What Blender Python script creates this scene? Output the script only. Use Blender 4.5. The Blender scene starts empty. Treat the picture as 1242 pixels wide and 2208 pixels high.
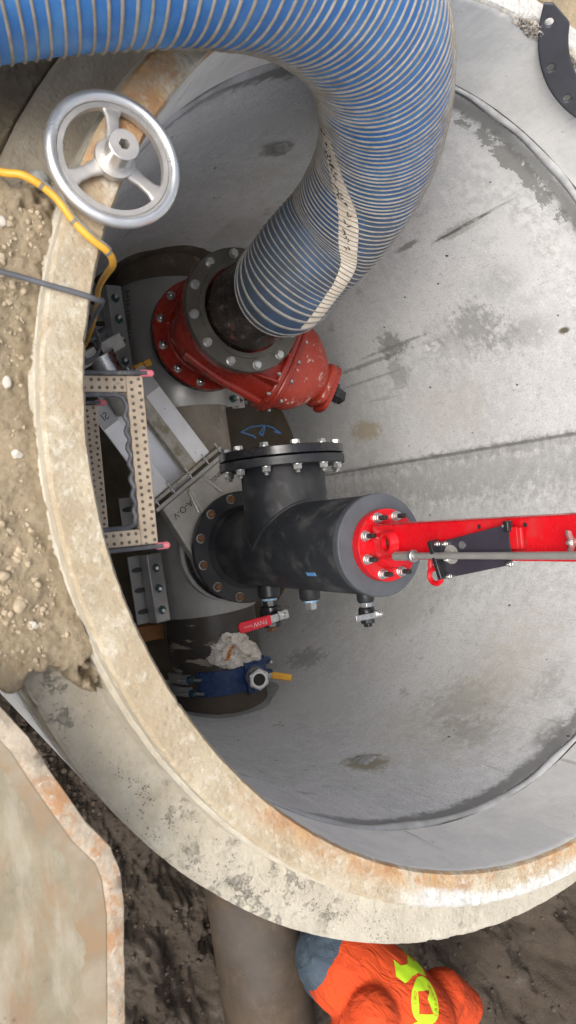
import bpy, bmesh, math, random
import numpy as np
from mathutils import Vector, Matrix, Euler
from mathutils.bvhtree import BVHTree

I = 0.0254                       # everything below is laid out in inches
sc = bpy.context.scene
random.seed(7)
rng = np.random.default_rng(11)
R = 42.0                         # inner radius of the manhole
V = Vector
UP = Vector((0, 0, 1))

# ------------------------------------------------------------------ camera
cam_d = bpy.data.cameras.new('camera')
cam = bpy.data.objects.new('camera', cam_d)
sc.collection.objects.link(cam)
sc.camera = cam
TH, RO = 0.519587, 0.0941738
_f = V((0, math.sin(TH), -math.cos(TH)))
_r = V((0, math.cos(TH), math.sin(TH)))
_d = V((1, 0, 0))
_c, _s = math.cos(RO), math.sin(RO)
right = _c * _r + _s * _d
down = _c * _d - _s * _r
mw = Matrix((right, -down, -_f)).transposed().to_4x4()
mw.translation = V((6.504, -56.064, 51.437)) * I
cam.matrix_world = mw
cam_d.sensor_fit = 'VERTICAL'
cam_d.sensor_height = 36
cam_d.lens = 36 * 1594 / 2208
cam_d.clip_start = 0.02
cam_d.clip_end = 400
cam_d.dof.use_dof = True
cam_d.dof.focus_distance = 2.3
cam_d.dof.aperture_fstop = 5.0

# ------------------------------------------------------------------ light
SUN_EL, SUN_AZ = math.radians(52), math.radians(-88)      # azimuth measured from +X towards +Y
w = bpy.data.worlds.new('World'); sc.world = w; w.use_nodes = True
nt = w.node_tree; nt.nodes.clear()
sky = nt.nodes.new('ShaderNodeTexSky'); sky.sky_type = 'NISHITA'; sky.sun_disc = False
sky.sun_elevation = SUN_EL
sky.sun_rotation = math.pi / 2 - SUN_AZ
sky.air_density = 1.0; sky.dust_density = 6.0; sky.ozone_density = 0.6
bg = nt.nodes.new('ShaderNodeBackground'); bg.inputs['Strength'].default_value = 0.15
wo = nt.nodes.new('ShaderNodeOutputWorld')
hs = nt.nodes.new('ShaderNodeHueSaturation'); hs.inputs['Saturation'].default_value = 0.45   # thin overcast: a paler sky
nt.links.new(sky.outputs[0], hs.inputs['Color']); nt.links.new(hs.outputs[0], bg.inputs[0]); nt.links.new(bg.outputs[0], wo.inputs[0])
sd = bpy.data.lights.new('sun', 'SUN'); sd.energy = 0.9; sd.angle = math.radians(38); sd.color = (1.0, 0.97, 0.93)
sun = bpy.data.objects.new('sun', sd); sc.collection.objects.link(sun)
sdir = V((math.cos(SUN_EL) * math.cos(SUN_AZ), math.cos(SUN_EL) * math.sin(SUN_AZ), math.sin(SUN_EL)))
sun.rotation_euler = sdir.to_track_quat('Z', 'Y').to_euler()
sun.location = (3, -3, 6)
sc.view_settings.view_transform = 'Standard'; sc.view_settings.look = 'None'
sc.view_settings.gamma = 1; sc.view_settings.use_curve_mapping = False
sc.view_settings.exposure = 0.66
sc.render.engine = 'CYCLES'
sc.cycles.max_bounces = 8; sc.cycles.diffuse_bounces = 5; sc.cycles.glossy_bounces = 4

# ------------------------------------------------------------------ shader helper
class NT:
    def __init__(s, name, off=None):
        s.m = bpy.data.materials.new(name); s.m.use_nodes = True
        s.t = s.m.node_tree; s.t.nodes.clear()
        s.out = s.t.nodes.new('ShaderNodeOutputMaterial')
        s.b = s.t.nodes.new('ShaderNodeBsdfPrincipled')
        s.t.links.new(s.b.outputs[0], s.out.inputs[0])
        s.co = s.t.nodes.new('ShaderNodeTexCoord').outputs['Object']
        if off:      # the piece's own origin lies elsewhere: shift back to the common one
            vm = s.t.nodes.new('ShaderNodeVectorMath'); s.t.links.new(s.co, vm.inputs[0]); vm.inputs[1].default_value = tuple(q * I for q in off); s.co = vm.outputs[0]
    def n(s, typ): return s.t.nodes.new('ShaderNode' + typ)
    def put(s, sock, v):
        if hasattr(v, 'node'): s.t.links.new(v, sock)
        elif isinstance(v, (tuple, list)):
            sock.default_value = tuple(v) if len(v) == len(sock.default_value) else tuple(v) + (1,)
        else:
            try: sock.default_value = v
            except TypeError: sock.default_value = (v, v, v)
    def math(s, op, a, b=0.0, c=0.0, clamp=False):
        n = s.n('Math'); n.operation = op; n.use_clamp = clamp
        s.put(n.inputs[0], a); s.put(n.inputs[1], b); s.put(n.inputs[2], c)
        return n.outputs[0]
    def sep(s, v):
        n = s.n('SeparateXYZ'); s.put(n.inputs[0], v); return n.outputs
    def comb(s, x, y, z):
        n = s.n('CombineXYZ'); s.put(n.inputs[0], x); s.put(n.inputs[1], y); s.put(n.inputs[2], z); return n.outputs[0]
    def noise(s, scale, detail=6, rough=0.6, vec=None, dist=0.0, lac=2.0):
        n = s.n('TexNoise'); s.put(n.inputs['Vector'], vec if vec is not None else s.co)
        n.inputs['Scale'].default_value = scale; n.inputs['Detail'].default_value = detail
        n.inputs['Roughness'].default_value = rough; n.inputs['Distortion'].default_value = dist
        n.inputs['Lacunarity'].default_value = lac
        return n.outputs[0]
    def vor(s, scale, vec=None, feature='F1', rnd=1.0):
        n = s.n('TexVoronoi'); n.feature = feature; s.put(n.inputs['Vector'], vec if vec is not None else s.co)
        n.inputs['Scale'].default_value = scale; n.inputs['Randomness'].default_value = rnd
        return n.outputs[0]
    def ramp(s, v, a, b, lo=0.0, hi=1.0, smooth=True):
        n = s.n('MapRange'); n.interpolation_type = 'SMOOTHSTEP' if smooth else 'LINEAR'
        s.put(n.inputs[0], v); n.inputs[1].default_value = a; n.inputs[2].default_value = b
        n.inputs[3].default_value = lo; n.inputs[4].default_value = hi
        return n.outputs[0]
    def mix(s, f, a, b, mode='MIX'):
        n = s.n('Mix'); n.data_type = 'RGBA'; n.blend_type = mode
        s.put(n.inputs[0], f); s.put(n.inputs[6], a); s.put(n.inputs[7], b)
        return n.outputs[2]
    def mul(s, a, b): return s.math('MULTIPLY', a, b)
    def add(s, a, b): return s.math('ADD', a, b)
    def sub(s, a, b): return s.math('SUBTRACT', a, b)
    def mx(s, a, b): return s.math('MAXIMUM', a, b)
    def bump(s, h, strength=0.4, dist=0.002, prev=None):
        n = s.n('Bump'); n.inputs['Strength'].default_value = strength; n.inputs['Distance'].default_value = dist
        s.put(n.inputs['Height'], h)
        if prev is not None: s.t.links.new(prev, n.inputs['Normal'])
        return n.outputs[0]
    def finish(s, col, rough=0.6, metal=0.0, normal=None, spec=None):
        s.put(s.b.inputs['Base Color'], col); s.put(s.b.inputs['Roughness'], rough); s.put(s.b.inputs['Metallic'], metal)
        if spec is not None: s.b.inputs['Specular IOR Level'].default_value = spec
        if normal is not None: s.t.links.new(normal, s.b.inputs['Normal'])
        return s.m

def simple(name, c1, c2=None, scale=20, rough=0.5, metal=0.0, bump=0.25, bscale=None, dirt=None, dthr=(0.55, 0.7), dscale=12, chips=None, chip_thr=(0.68, 0.72), bdist=0.001, rvar=0.1):
    s = NT(name); c2 = c2 or tuple(x * 0.7 for x in c1)
    col = s.mix(s.ramp(s.noise(scale), 0.3, 0.7), c1, c2)
    r = s.ramp(s.noise(scale * 2.3), 0.3, 0.7, max(rough - rvar, 0.02), min(rough + rvar, 1))
    mt = metal
    if dirt is not None:
        m = s.ramp(s.noise(dscale, 8, 0.65), *dthr)
        col = s.mix(m, col, dirt); r = s.mix(m, r, (0.85, 0.85, 0.85))
        if metal: mt = s.math('MULTIPLY', metal, s.sub(1.0, m))
    if chips is not None:
        m = s.ramp(s.noise(dscale * 4, 8, 0.7), *chip_thr)
        col = s.mix(m, col, chips)
    nrm = s.bump(s.noise(bscale or scale * 6, 6, 0.65), bump, bdist)
    return s.finish(col, r, mt, nrm)

M = {}
# --- barrel wall concrete
def wall_mat():
    s = NT('barrel_concrete', (0, 0, -112))
    x, y, z = s.sep(s.co)[0:3]
    az = s.math('ARCTAN2', y, x)
    zi = s.mul(z, 1 / I)
    u = s.mul(az, 1.0668)
    flat = s.comb(u, z, s.math('MULTIPLY', 0.0, z))
    streak = s.comb(s.mul(u, 1.0), s.mul(z, 0.07), 0.0)
    col = s.mix(s.ramp(s.noise(2.2, 8, 0.62, flat), 0.3, 0.7), (0.58, 0.585, 0.58), (0.73, 0.73, 0.72))
    # form streaks that run with the pour
    st = s.noise(55, 5, 0.7, streak)
    col = s.mix(s.mul(s.ramp(st, 0.42, 0.75), 0.38), col, (0.70, 0.71, 0.71))
    st2 = s.noise(26, 6, 0.7, s.comb(s.add(u, 3.1), s.mul(z, 0.10), 0.0))
    col = s.mix(s.mul(s.ramp(st2, 0.57, 0.70), s.mul(s.ramp(s.noise(2.6, 4, 0.5, flat), 0.45, 0.62), 0.6)), col, (0.28, 0.28, 0.275))
    ch = s.noise(17, 12, 0.82, flat)
    col = s.mix(s.mul(s.ramp(ch, 0.49, 0.56), 0.5), col, (0.80, 0.80, 0.79))
    ch2 = s.noise(48, 10, 0.85, s.comb(s.add(u, 2.0), s.mul(z, 0.55), 0.0))
    col = s.mix(s.mul(s.ramp(ch2, 0.54, 0.60), 0.55), col, (0.33, 0.335, 0.335))
    brush = s.noise(120, 4, 0.7, s.comb(s.add(u, s.mul(z, 0.06)), s.mul(z, 0.035), 0.0))
    col = s.mix(s.mul(s.ramp(brush, 0.60, 0.72), s.mul(s.ramp(s.noise(3.3, 5, 0.6, flat), 0.42, 0.6), 0.55)), col, (0.36, 0.36, 0.355))
    # yellowish cast
    col = s.mix(s.mul(s.ramp(s.noise(1.6, 4, 0.5, s.comb(s.add(u, 9.0), z, 0.0)), 0.52, 0.68), 0.35), col, (0.42, 0.39, 0.30))
    # fine salt-and-pepper
    fn = s.noise(170, 4, 0.8, flat)
    col = s.mix(s.mul(s.ramp(fn, 0.42, 0.60), 0.50), col, (0.36, 0.365, 0.37))
    sp = s.noise(95, 10, 0.9, s.comb(s.add(u, 7.0), z, 0.0))
    col = s.mix(s.mul(s.ramp(sp, 0.55, 0.60), 0.55), col, (0.82, 0.82, 0.81))
    col = s.mix(s.mul(s.ramp(sp, 0.40, 0.45, 1.0, 0.0), 0.55), col, (0.27, 0.27, 0.265))
    # damp mottles
    n1 = s.noise(9, 10, 0.72, flat)
    mott = s.mul(s.ramp(n1, 0.56, 0.64), s.ramp(s.noise(1.9, 3, 0.5, s.comb(s.add(u, 5.0), z, 0.0)), 0.52, 0.62))
    col = s.mix(s.mul(mott, 0.5), col, (0.27, 0.27, 0.25))
    edge = s.noise(22, 8, 0.75, flat)
    def blob(a0, z0, ra, rz, c, k, rag=1.3, soft=0.35):
        nonlocal col
        dx = s.mul(s.sub(az, a0), 1 / ra); dz = s.mul(s.sub(zi, z0), 1 / rz)
        d = s.math('SQRT', s.add(s.mul(dx, dx), s.mul(dz, dz)))
        d = s.add(d, s.mul(s.sub(edge, 0.5), rag * 2))
        m = s.mul(s.ramp(d, 1.0 - soft, 1.0 + soft, 1.0, 0.0), k)
        col = s.mix(m, col, c); return m
    dk = (0.19, 0.19, 0.175)
    ck = blob(2.501, -28.3, 0.006, 7.6, (0.06, 0.06, 0.055), 0.95, 0.8)
    blob(2.501, -30.5, 0.022, 4.5, dk, 0.5, 1.4)
    blob(2.542, -41.0, 0.012, 2.6, dk, 0.8, 1.2)
    blob(2.12, -40, 0.075, 4.5, dk, 0.5, 3.0, 0.6)
    blob(2.03, -31, 0.05, 6.0, dk, 0.38, 3.0, 0.6)
    blob(2.17, -61, 0.06, 3.4, dk, 0.7, 2.4)
    blob(2.04, -63, 0.07, 2.5, dk, 0.45, 2.4)
    blob(2.09, -44, 0.10, 9, dk, 0.25, 2.6)
    blob(2.128, -70, 0.010, 12, dk, 0.6, 1.8)
    blob(2.162, -60, 0.008, 9, dk, 0.6, 1.8)
    blob(2.05, -72, 0.006, 10, dk, 0.5, 1.8)
    blob(1.99, -24, 0.012, 1.0, (0.10, 0.085, 0.05), 0.95, 0.5)
    blob(2.25, -30, 0.05, 4, dk, 0.25, 2.8, 0.7)
    blob(1.805, -80, 0.05, 5, (0.36, 0.27, 0.13), 0.6, 1.6)
    blob(1.50, -50, 0.10, 40, (0.20, 0.205, 0.20), 0.45, 2.0, 0.6)
    blob(1.25, -55, 0.22, 30, (0.23, 0.235, 0.23), 0.35, 2.4, 0.8)
    blob(0.47, -33, 0.10, 5, dk, 0.4, 3.2, 0.7)
    blob(0.36, -27, 0.06, 4, dk, 0.4, 3.2, 0.7)
    blob(0.445, -16, 0.07, 2.0, dk, 0.75, 1.8)
    blob(0.65, -20, 0.12, 3.0, dk, 0.4, 2.6)
    blob(0.55, -30, 0.35, 9, (0.44, 0.40, 0.28), 0.35, 2.0, 0.8)
    blob(0.03, -33.5, 0.065, 3.2, (0.25, 0.22, 0.13), 0.8, 1.1)
    blob(-3.03, -32.4, 0.05, 2.2, (0.17, 0.165, 0.14), 0.7, 1.3)
    blob(0.27, -62, 0.13, 8, (0.60, 0.61, 0.60), 0.6, 2.6, 0.2)
    blob(0.50, -80, 0.07, 5, dk, 0.5, 2.4)
    blob(2.62, -19, 0.25, 5, (0.62, 0.62, 0.60), 0.6, 2.2, 0.6)
    blob(-2.85, -25, 0.4, 2.2, (0.58, 0.58, 0.56), 0.5, 1.8, 0.4)
    for a_, z_, ra_, rz_ in ((2.66, -17.5, 0.30, 3.4), (2.2, -17, 0.35, 3.0), (0.9, -18, 0.5, 3.0), (2.35, -24, 0.25, 4)):
        blob(a_, z_, ra_, rz_, (0.82, 0.82, 0.80), 0.42, 4.0, 0.7)
    blob(2.62, -15.6, 0.22, 1.4, (0.20, 0.20, 0.18), 0.8, 3.0, 0.15)
    blob(-2.9, -9, 0.5, 2.6, (0.80, 0.80, 0.77), 0.5, 2.0, 0.3)
    blob(-2.95, -14, 0.3, 1.6, (0.30, 0.30, 0.28), 0.6, 2.4, 0.3)
    blob(1.607, -55, 0.007, 60, (0.12, 0.12, 0.11), 0.75, 0.5, 0.5)
    blob(1.596, -45, 0.022, 60, dk, 0.35, 2.4, 0.6)
    # the top ring was cast from a paler, creamier mix
    col = s.mix(s.mul(s.ramp(zi, -12.3, -11.9), 0.8), col, s.mix(s.ramp(s.noise(4, 8, 0.7, flat), 0.4, 0.6), (0.82, 0.81, 0.76), (0.68, 0.675, 0.64)))
    # dark, rubbed belt under and over the joint
    dj = s.math('ABSOLUTE', s.add(zi, 13.6))
    dj = s.add(dj, s.mul(s.sub(edge, 0.5), 5.0))
    belt = s.mul(s.ramp(dj, 0.6, 2.2, 1.0, 0.0), s.ramp(s.noise(1.4, 3, 0.5, flat), 0.25, 0.6, 0.35, 0.9))
    col = s.mix(belt, col, (0.19, 0.19, 0.18))
    drip = s.noise(30, 6, 0.7, s.comb(s.add(u, 11.0), s.mul(z, 0.05), 0.0))
    col = s.mix(s.mul(s.ramp(drip, 0.60, 0.68), s.mul(s.ramp(s.add(zi, s.mul(s.noise(3, 3, 0.5, flat), 30.0)), -34, 4), 0.5)), col, (0.30, 0.275, 0.23))
    # pinholes
    ph = s.ramp(s.vor(26, flat), 0.030, 0.055, 1.0, 0.0)
    ph = s.mul(ph, s.ramp(s.noise(6, 2, 0.5, flat), 0.5, 0.6))
    col = s.mix(ph, col, (0.07, 0.065, 0.06))
    ph2 = s.ramp(s.add(s.vor(9, s.comb(u, s.mul(z, 0.7), 0.0)), s.mul(s.noise(60, 4, 0.7, flat), 0.08)), 0.065, 0.095, 1.0, 0.0)
    col = s.mix(ph2, col, (0.06, 0.055, 0.05))
    h = s.add(s.mul(s.noise(90, 6, 0.7, flat), 0.5), s.mul(st, 0.7))
    h = s.sub(h, s.add(s.mul(s.mx(ph, ph2), 2.0), s.mul(ck, 1.5)))
    h = s.add(h, s.mul(ch, 0.8))
    nrm = s.bump(h, 0.55, 0.0028)
    nrm = s.bump(s.noise(5, 4, 0.5, flat), 0.35, 0.012, nrm)
    return s.finish(col, 0.78, 0, nrm)
M['wall'] = wall_mat()

def rim_mat():
    s = NT('rim_concrete', (0, 0, -112))
    x, y, z = s.sep(s.co)[0:3]
    az = s.math('ARCTAN2', y, x); zi = s.mul(z, 1 / I)
    r = s.mul(s.math('SQRT', s.add(s.mul(x, x), s.mul(y, y))), 1 / I)
    col = s.mix(s.ramp(s.noise(9, 8, 0.65), 0.3, 0.7), (0.50, 0.43, 0.305), (0.36, 0.30, 0.205))
    top = s.ramp(zi, -0.6, -0.2)
    # the tongue is coated with release oil and rust run-off, the bell below is plain cement
    plain = s.mix(s.ramp(s.noise(14, 8, 0.7), 0.35, 0.7), (0.53, 0.49, 0.40), (0.42, 0.385, 0.31))
    col = s.mix(top, plain, col)
    chalk = s.mul(s.ramp(s.noise(13, 10, 0.75), 0.47, 0.60), top)
    col = s.mix(s.mul(chalk, 0.75), col, (0.60, 0.55, 0.44))
    g1 = s.noise(38, 10, 0.82)
    col = s.mix(s.mul(s.ramp(g1, 0.50, 0.58), s.mul(top, 0.55)), col, (0.64, 0.60, 0.51))
    g2 = s.noise(70, 8, 0.85, s.comb(s.add(x, 2.0), y, z))
    col = s.mix(s.mul(s.ramp(g2, 0.57, 0.63), 0.42), col, (0.27, 0.23, 0.17))
    def azwin(c, wd, soft):
        d = s.math('ABSOLUTE', s.sub(az, c)); return s.ramp(d, wd, wd + soft, 1.0, 0.0)
    en = s.noise(7, 8, 0.75)
    o1 = azwin(-2.42, 0.34, 0.2)
    o2 = azwin(-0.34, 0.42, 0.25)
    o2 = s.mul(o2, s.ramp(s.add(r, s.mul(s.sub(en, 0.5), 6)), 42.9, 44.3, 1.0, 0.12))
    om = s.mul(s.mx(o1, o2), s.ramp(en, 0.40, 0.56)); om = s.mul(om, top)
    ocol = s.mix(s.ramp(s.noise(24, 8, 0.7), 0.35, 0.65), (0.48, 0.27, 0.095), (0.38, 0.17, 0.07))
    col = s.mix(s.mul(om, 0.85), col, ocol)
    o3 = s.mul(s.mul(azwin(-1.6, 0.8, 0.3), s.ramp(s.noise(10, 6, 0.7, s.comb(x, y, s.add(z, 4.0))), 0.60, 0.70)), top)
    col = s.mix(s.mul(o3, 0.5), col, (0.60, 0.38, 0.18))
    wh = s.mul(azwin(0.05, 0.42, 0.12), s.ramp(s.add(r, s.mul(s.sub(en, 0.5), 5)), 43.2, 44.1))
    wh = s.mx(wh, azwin(2.75, 0.6, 0.2)); wh = s.mul(wh, top)
    col = s.mix(s.mul(wh, 0.92), col, s.mix(s.ramp(g1, 0.42, 0.58), (0.52, 0.51, 0.48), (0.68, 0.67, 0.64)))
    # soil smeared on the near side
    near = s.ramp(y, -1.15, -0.35, 1.0, 0.0)
    sm = s.mul(s.ramp(s.noise(6.5, 12, 0.78), 0.46, 0.55), near)
    sm = s.mul(sm, s.ramp(zi, -0.7, -0.3, 0.25, 1.0))
    col = s.mix(s.mul(sm, 0.8), col, (0.37, 0.285, 0.18))
    # dark grit stuck to the bell
    low = s.ramp(zi, -4.7, -3.6, 1.0, 0.0)
    d1 = s.mul(s.mul(s.ramp(s.noise(21, 12, 0.85), 0.52, 0.57), s.ramp(s.noise(5.0, 4, 0.55), 0.50, 0.58)), s.mul(low, azwin(-0.75, 0.4, 0.3)))
    col = s.mix(s.mul(d1, 0.75), col, (0.26, 0.245, 0.21))
    d4 = s.mul(s.mul(azwin(-2.35, 0.35, 0.12), low), s.ramp(s.noise(8, 8, 0.7), 0.30, 0.55, 0.45, 1.0))
    col = s.mix(s.mul(d4, 0.85), col, (0.23, 0.19, 0.14))
    d2 = s.ramp(s.vor(85), 0.10, 0.16, 1.0, 0.0)
    d2 = s.mul(d2, s.ramp(s.noise(9, 4, 0.6), 0.47, 0.58))
    col = s.mix(s.mul(d2, 0.7), col, (0.20, 0.18, 0.15))
    h = s.add(s.mul(s.noise(60, 8, 0.75), 1.2), s.mul(s.ramp(s.vor(70), 0.0, 0.5), 0.35))
    h = s.add(h, s.mul(d1, 0.9))
    nrm = s.bump(h, 0.8, 0.005)
    # cut faces below the top are smooth cast concrete
    face = s.ramp(zi, -0.5, -0.15, 1.0, 0.0)
    return s.finish(col, 0.88, 0, nrm)
M['rim'] = rim_mat()

def soil_mat():
    s = NT('soil')
    x, y, z = s.sep(s.co)[0:3]
    zi = s.mul(z, 1 / I)
    dry = s.mix(s.ramp(s.noise(7, 10, 0.7), 0.3, 0.7), (0.56, 0.445, 0.29), (0.41, 0.32, 0.20))
    dry = s.mix(s.mul(s.ramp(s.noise(40, 8, 0.75), 0.45, 0.7), 0.6), dry, (0.61, 0.51, 0.365))
    damp_shade = s.mix(s.ramp(s.noise(9, 10, 0.7), 0.3, 0.7), (0.105, 0.082, 0.061), (0.070, 0.054, 0.040))
    damp_shade = s.mix(s.ramp(s.noise(3.0, 5, 0.6), 0.55, 0.68), damp_shade, (0.135, 0.112, 0.09))
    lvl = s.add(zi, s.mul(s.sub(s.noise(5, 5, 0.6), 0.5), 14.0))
    col = s.mix(s.ramp(lvl, -26, -9), damp_shade, dry)  # deeper soil darkens: wetter earth, plus the pit's shade put into the colour
    loam = s.mul(s.ramp(s.add(s.mul(x, -1.0), s.mul(s.noise(5, 6, 0.7), 0.5)), 0.78, 0.95), s.ramp(y, 0.3, -0.2))
    col = s.mix(s.mul(loam, 0.75), col, (0.15, 0.125, 0.095))
    h = s.add(s.noise(45, 12, 0.85), s.mul(s.noise(160, 8, 0.85), 0.6))
    col = s.mix(s.mul(s.ramp(s.noise(110, 8, 0.85), 0.42, 0.62, 1.0, 0.0), 0.35), col, s.mix(s.ramp(lvl, -26, -9), (0.045, 0.035, 0.027), (0.31, 0.25, 0.17)))  # occlusion shade between grains painted into the colour through noise
    nrm = s.bump(h, 1.0, 0.009)
    nrm = s.bump(s.ramp(s.vor(60), 0.0, 0.6, 1.0, 0.0), 0.5, 0.004, nrm)
    return s.finish(col, 0.95, 0, nrm)
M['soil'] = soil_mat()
M['clod'] = simple('dry_clod', (0.46, 0.375, 0.26), (0.34, 0.275, 0.19), 14, 0.95, 0, 0.9, 60, bdist=0.003)
M['stone'] = simple('pale_stone', (0.58, 0.54, 0.46), (0.42, 0.39, 0.33), 30, 0.85, 0, 0.6, 90, bdist=0.002)
M['grit'] = simple('grey_grit', (0.24, 0.22, 0.185), (0.16, 0.145, 0.12), 14, 0.95, 0, 0.9, 60, bdist=0.003)
M['dark_clod'] = simple('dark_brown_clod', (0.11, 0.083, 0.06), (0.06, 0.046, 0.034), 14, 0.95, 0, 0.9, 60, bdist=0.003)  # same dark brown as the pit soil, dampness and painted shade together

def hose_mat():
    s = NT('blue_hose_rubber', (-24.8, -3.3, -40))
    x, y, z = s.sep(s.co)[0:3]
    zi = s.mul(z, 1 / I)
    col = s.mix(s.ramp(s.noise(11, 8, 0.6), 0.35, 0.7), (0.030, 0.165, 0.48), (0.075, 0.27, 0.60))
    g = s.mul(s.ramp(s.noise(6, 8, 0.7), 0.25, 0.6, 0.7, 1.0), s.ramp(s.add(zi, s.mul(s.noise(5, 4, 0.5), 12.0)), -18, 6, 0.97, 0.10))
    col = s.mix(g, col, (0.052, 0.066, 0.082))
    col = s.mix(s.mul(s.ramp(s.noise(18, 10, 0.75), 0.56, 0.70), 0.22), col, (0.22, 0.29, 0.36))
    col = s.mix(s.ramp(s.noise(9, 9, 0.75, s.comb(x, s.add(y, 3.0), z)), 0.76, 0.80), col, (0.20, 0.115, 0.06))
    nrm = s.bump(s.noise(130, 4, 0.6), 0.15, 0.001)
    return s.finish(col, s.ramp(s.noise(20), 0.3, 0.7, 0.38, 0.6), 0, nrm)
M['hose'] = hose_mat()
def rib_mat():
    s = NT('hose_rib', (-24.8, -3.3, -40))
    col = s.mix(s.ramp(s.noise(30, 8, 0.7), 0.35, 0.65), (0.33, 0.305, 0.265), (0.23, 0.20, 0.155))
    col = s.mix(s.ramp(s.noise(12, 8, 0.7), 0.60, 0.70), col, (0.22, 0.17, 0.11))
    z = s.sep(s.co)[2]
    col = s.mix(s.ramp(z, -0.9, -0.25, 0.35, 0.0), col, (0.24, 0.26, 0.27))
    return s.finish(col, 0.62, 0, s.bump(s.noise(120), 0.3, 0.001))
M['rib'] = rib_mat()
M['hose_stripe'] = simple('hose_stripe', (0.80, 0.72, 0.60), (0.68, 0.58, 0.45), 30, 0.65, dirt=(0.30, 0.2, 0.12), dthr=(0.60, 0.75))
M['ink'] = simple('black_ink', (0.02, 0.02, 0.02), rough=0.6)
M['red_valve'] = simple('red_epoxy', (0.29, 0.027, 0.015), (0.21, 0.020, 0.012), 9, 0.30, 0, 0.35, 40, chips=(0.48, 0.36, 0.30), chip_thr=(0.655, 0.69), bdist=0.0012)
M['red_worn'] = simple('red_epoxy_scuffed', (0.33, 0.036, 0.019), (0.25, 0.028, 0.016), 9, 0.32, 0, 0.35, 40, chips=(0.50, 0.42, 0.36), chip_thr=(0.58, 0.64), dscale=7, bdist=0.0012)
M['red_arm'] = simple('red_powder_coat', (0.62, 0.006, 0.012), (0.53, 0.004, 0.010), 6, 0.28, 0, 0.12, 60, dirt=(0.40, 0.03, 0.03), dthr=(0.52, 0.72), dscale=10, chips=(0.20, 0.06, 0.05), chip_thr=(0.66, 0.69))
M['arm_side'] = simple('red_powder_coat_dusty', (0.42, 0.10, 0.10), (0.36, 0.14, 0.14), 12, 0.5)
M['black_epoxy'] = simple('black_fusion_epoxy', (0.014, 0.016, 0.019), (0.021, 0.023, 0.027), 8, 0.45, 0, 0.3, 90, dirt=(0.048, 0.048, 0.048), dthr=(0.48, 0.66), dscale=7, chips=(0.085, 0.083, 0.08), chip_thr=(0.66, 0.70))
M['grey_plate'] = simple('dull_grey_epoxy', (0.070, 0.078, 0.088), (0.095, 0.103, 0.114), 9, 0.6, 0, 0.25, 90, chips=(0.045, 0.05, 0.055), chip_thr=(0.66, 0.7))
M['gloss_black'] = simple('black_paint', (0.012, 0.012, 0.014), (0.02, 0.02, 0.023), 12, 0.22, 0, 0.2, 60, chips=(0.35, 0.34, 0.32), chip_thr=(0.70, 0.73), dscale=16)
M['bracket'] = simple('bracket_paint', (0.030, 0.024, 0.036), (0.04, 0.035, 0.048), 9, 0.38, 0, 0.15, 60, chips=(0.30, 0.29, 0.28), chip_thr=(0.74, 0.76))
M['steel'] = simple('brushed_stainless', (0.55, 0.55, 0.54), (0.42, 0.42, 0.41), 26, 0.30, 1.0, 0.2, 120, rvar=0.12)
M['polish'] = simple('polished_stainless', (0.70, 0.69, 0.67), (0.60, 0.59, 0.57), 6, 0.34, 0.85, 0.12, 120, rvar=0.06)
M['rod'] = simple('grey_steel_rod', (0.40, 0.385, 0.36), (0.32, 0.31, 0.29), 12, 0.4, 0.5, 0.1, 60)
M['bright_plate'] = simple('bright_brushed_plate', (0.88, 0.87, 0.85), (0.76, 0.75, 0.73), 7, 0.36, 0.3, 0.15, 120)
M['zinc'] = simple('zinc_plated', (0.62, 0.62, 0.60), (0.45, 0.45, 0.44), 90, 0.38, 0.9, 0.35, 160)
M['sleeve'] = simple('pickled_stainless', (0.46, 0.455, 0.44), (0.38, 0.375, 0.36), 5, 0.48, 0.55, 0.3, 90, chips=(0.22, 0.21, 0.19), chip_thr=(0.66, 0.70), dscale=8)
M['cast_steel'] = simple('cast_stainless', (0.50, 0.48, 0.44), (0.40, 0.385, 0.35), 14, 0.50, 0.5, 0.55, 70, dirt=(0.33, 0.27, 0.19), dthr=(0.60, 0.72), dscale=14, bdist=0.002)
M['mottled'] = simple('mottled_plate', (0.48, 0.45, 0.39), (0.36, 0.33, 0.27), 30, 0.6, 0.25, 0.5, 60, dirt=(0.27, 0.24, 0.17), dthr=(0.52, 0.64), dscale=20)
M['teal_nut'] = simple('teal_coated_nut', (0.03, 0.075, 0.085), (0.045, 0.10, 0.11), 60, 0.4, 0.2)
M['rusty_bolt'] = simple('rusty_bolt', (0.22, 0.115, 0.055), (0.14, 0.075, 0.04), 90, 0.65, 0.4, 0.5, 160)
M['dark_thread'] = simple('black_oxide', (0.035, 0.033, 0.032), (0.06, 0.055, 0.05), 90, 0.45, 0.6)
def pipe_mat():
    s = NT('brown_coated_iron')
    col = s.mix(s.ramp(s.noise(7, 8, 0.65), 0.3, 0.7), (0.095, 0.068, 0.046), (0.055, 0.041, 0.030))
    col = s.mix(s.mul(s.ramp(s.noise(16, 10, 0.75), 0.53, 0.66), 0.5), col, (0.13, 0.105, 0.078))
    col = s.mix(s.mul(s.ramp(s.noise(3, 4, 0.5), 0.45, 0.6), 0.45), col, (0.075, 0.070, 0.064))
    x, y, z = s.sep(s.co)[0:3]
    band = s.math('ABSOLUTE', s.sub(s.add(x, s.mul(s.noise(8, 5, 0.7), 0.10)), 1.42))
    col = s.mix(s.mul(s.ramp(band, 0.02, 0.05, 1.0, 0.0), 0.5), col, (0.20, 0.115, 0.05))
    return s.finish(col, 0.72, 0, s.bump(s.noise(90, 8, 0.7), 0.5, 0.002))
M['pipe'] = pipe_mat()
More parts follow.
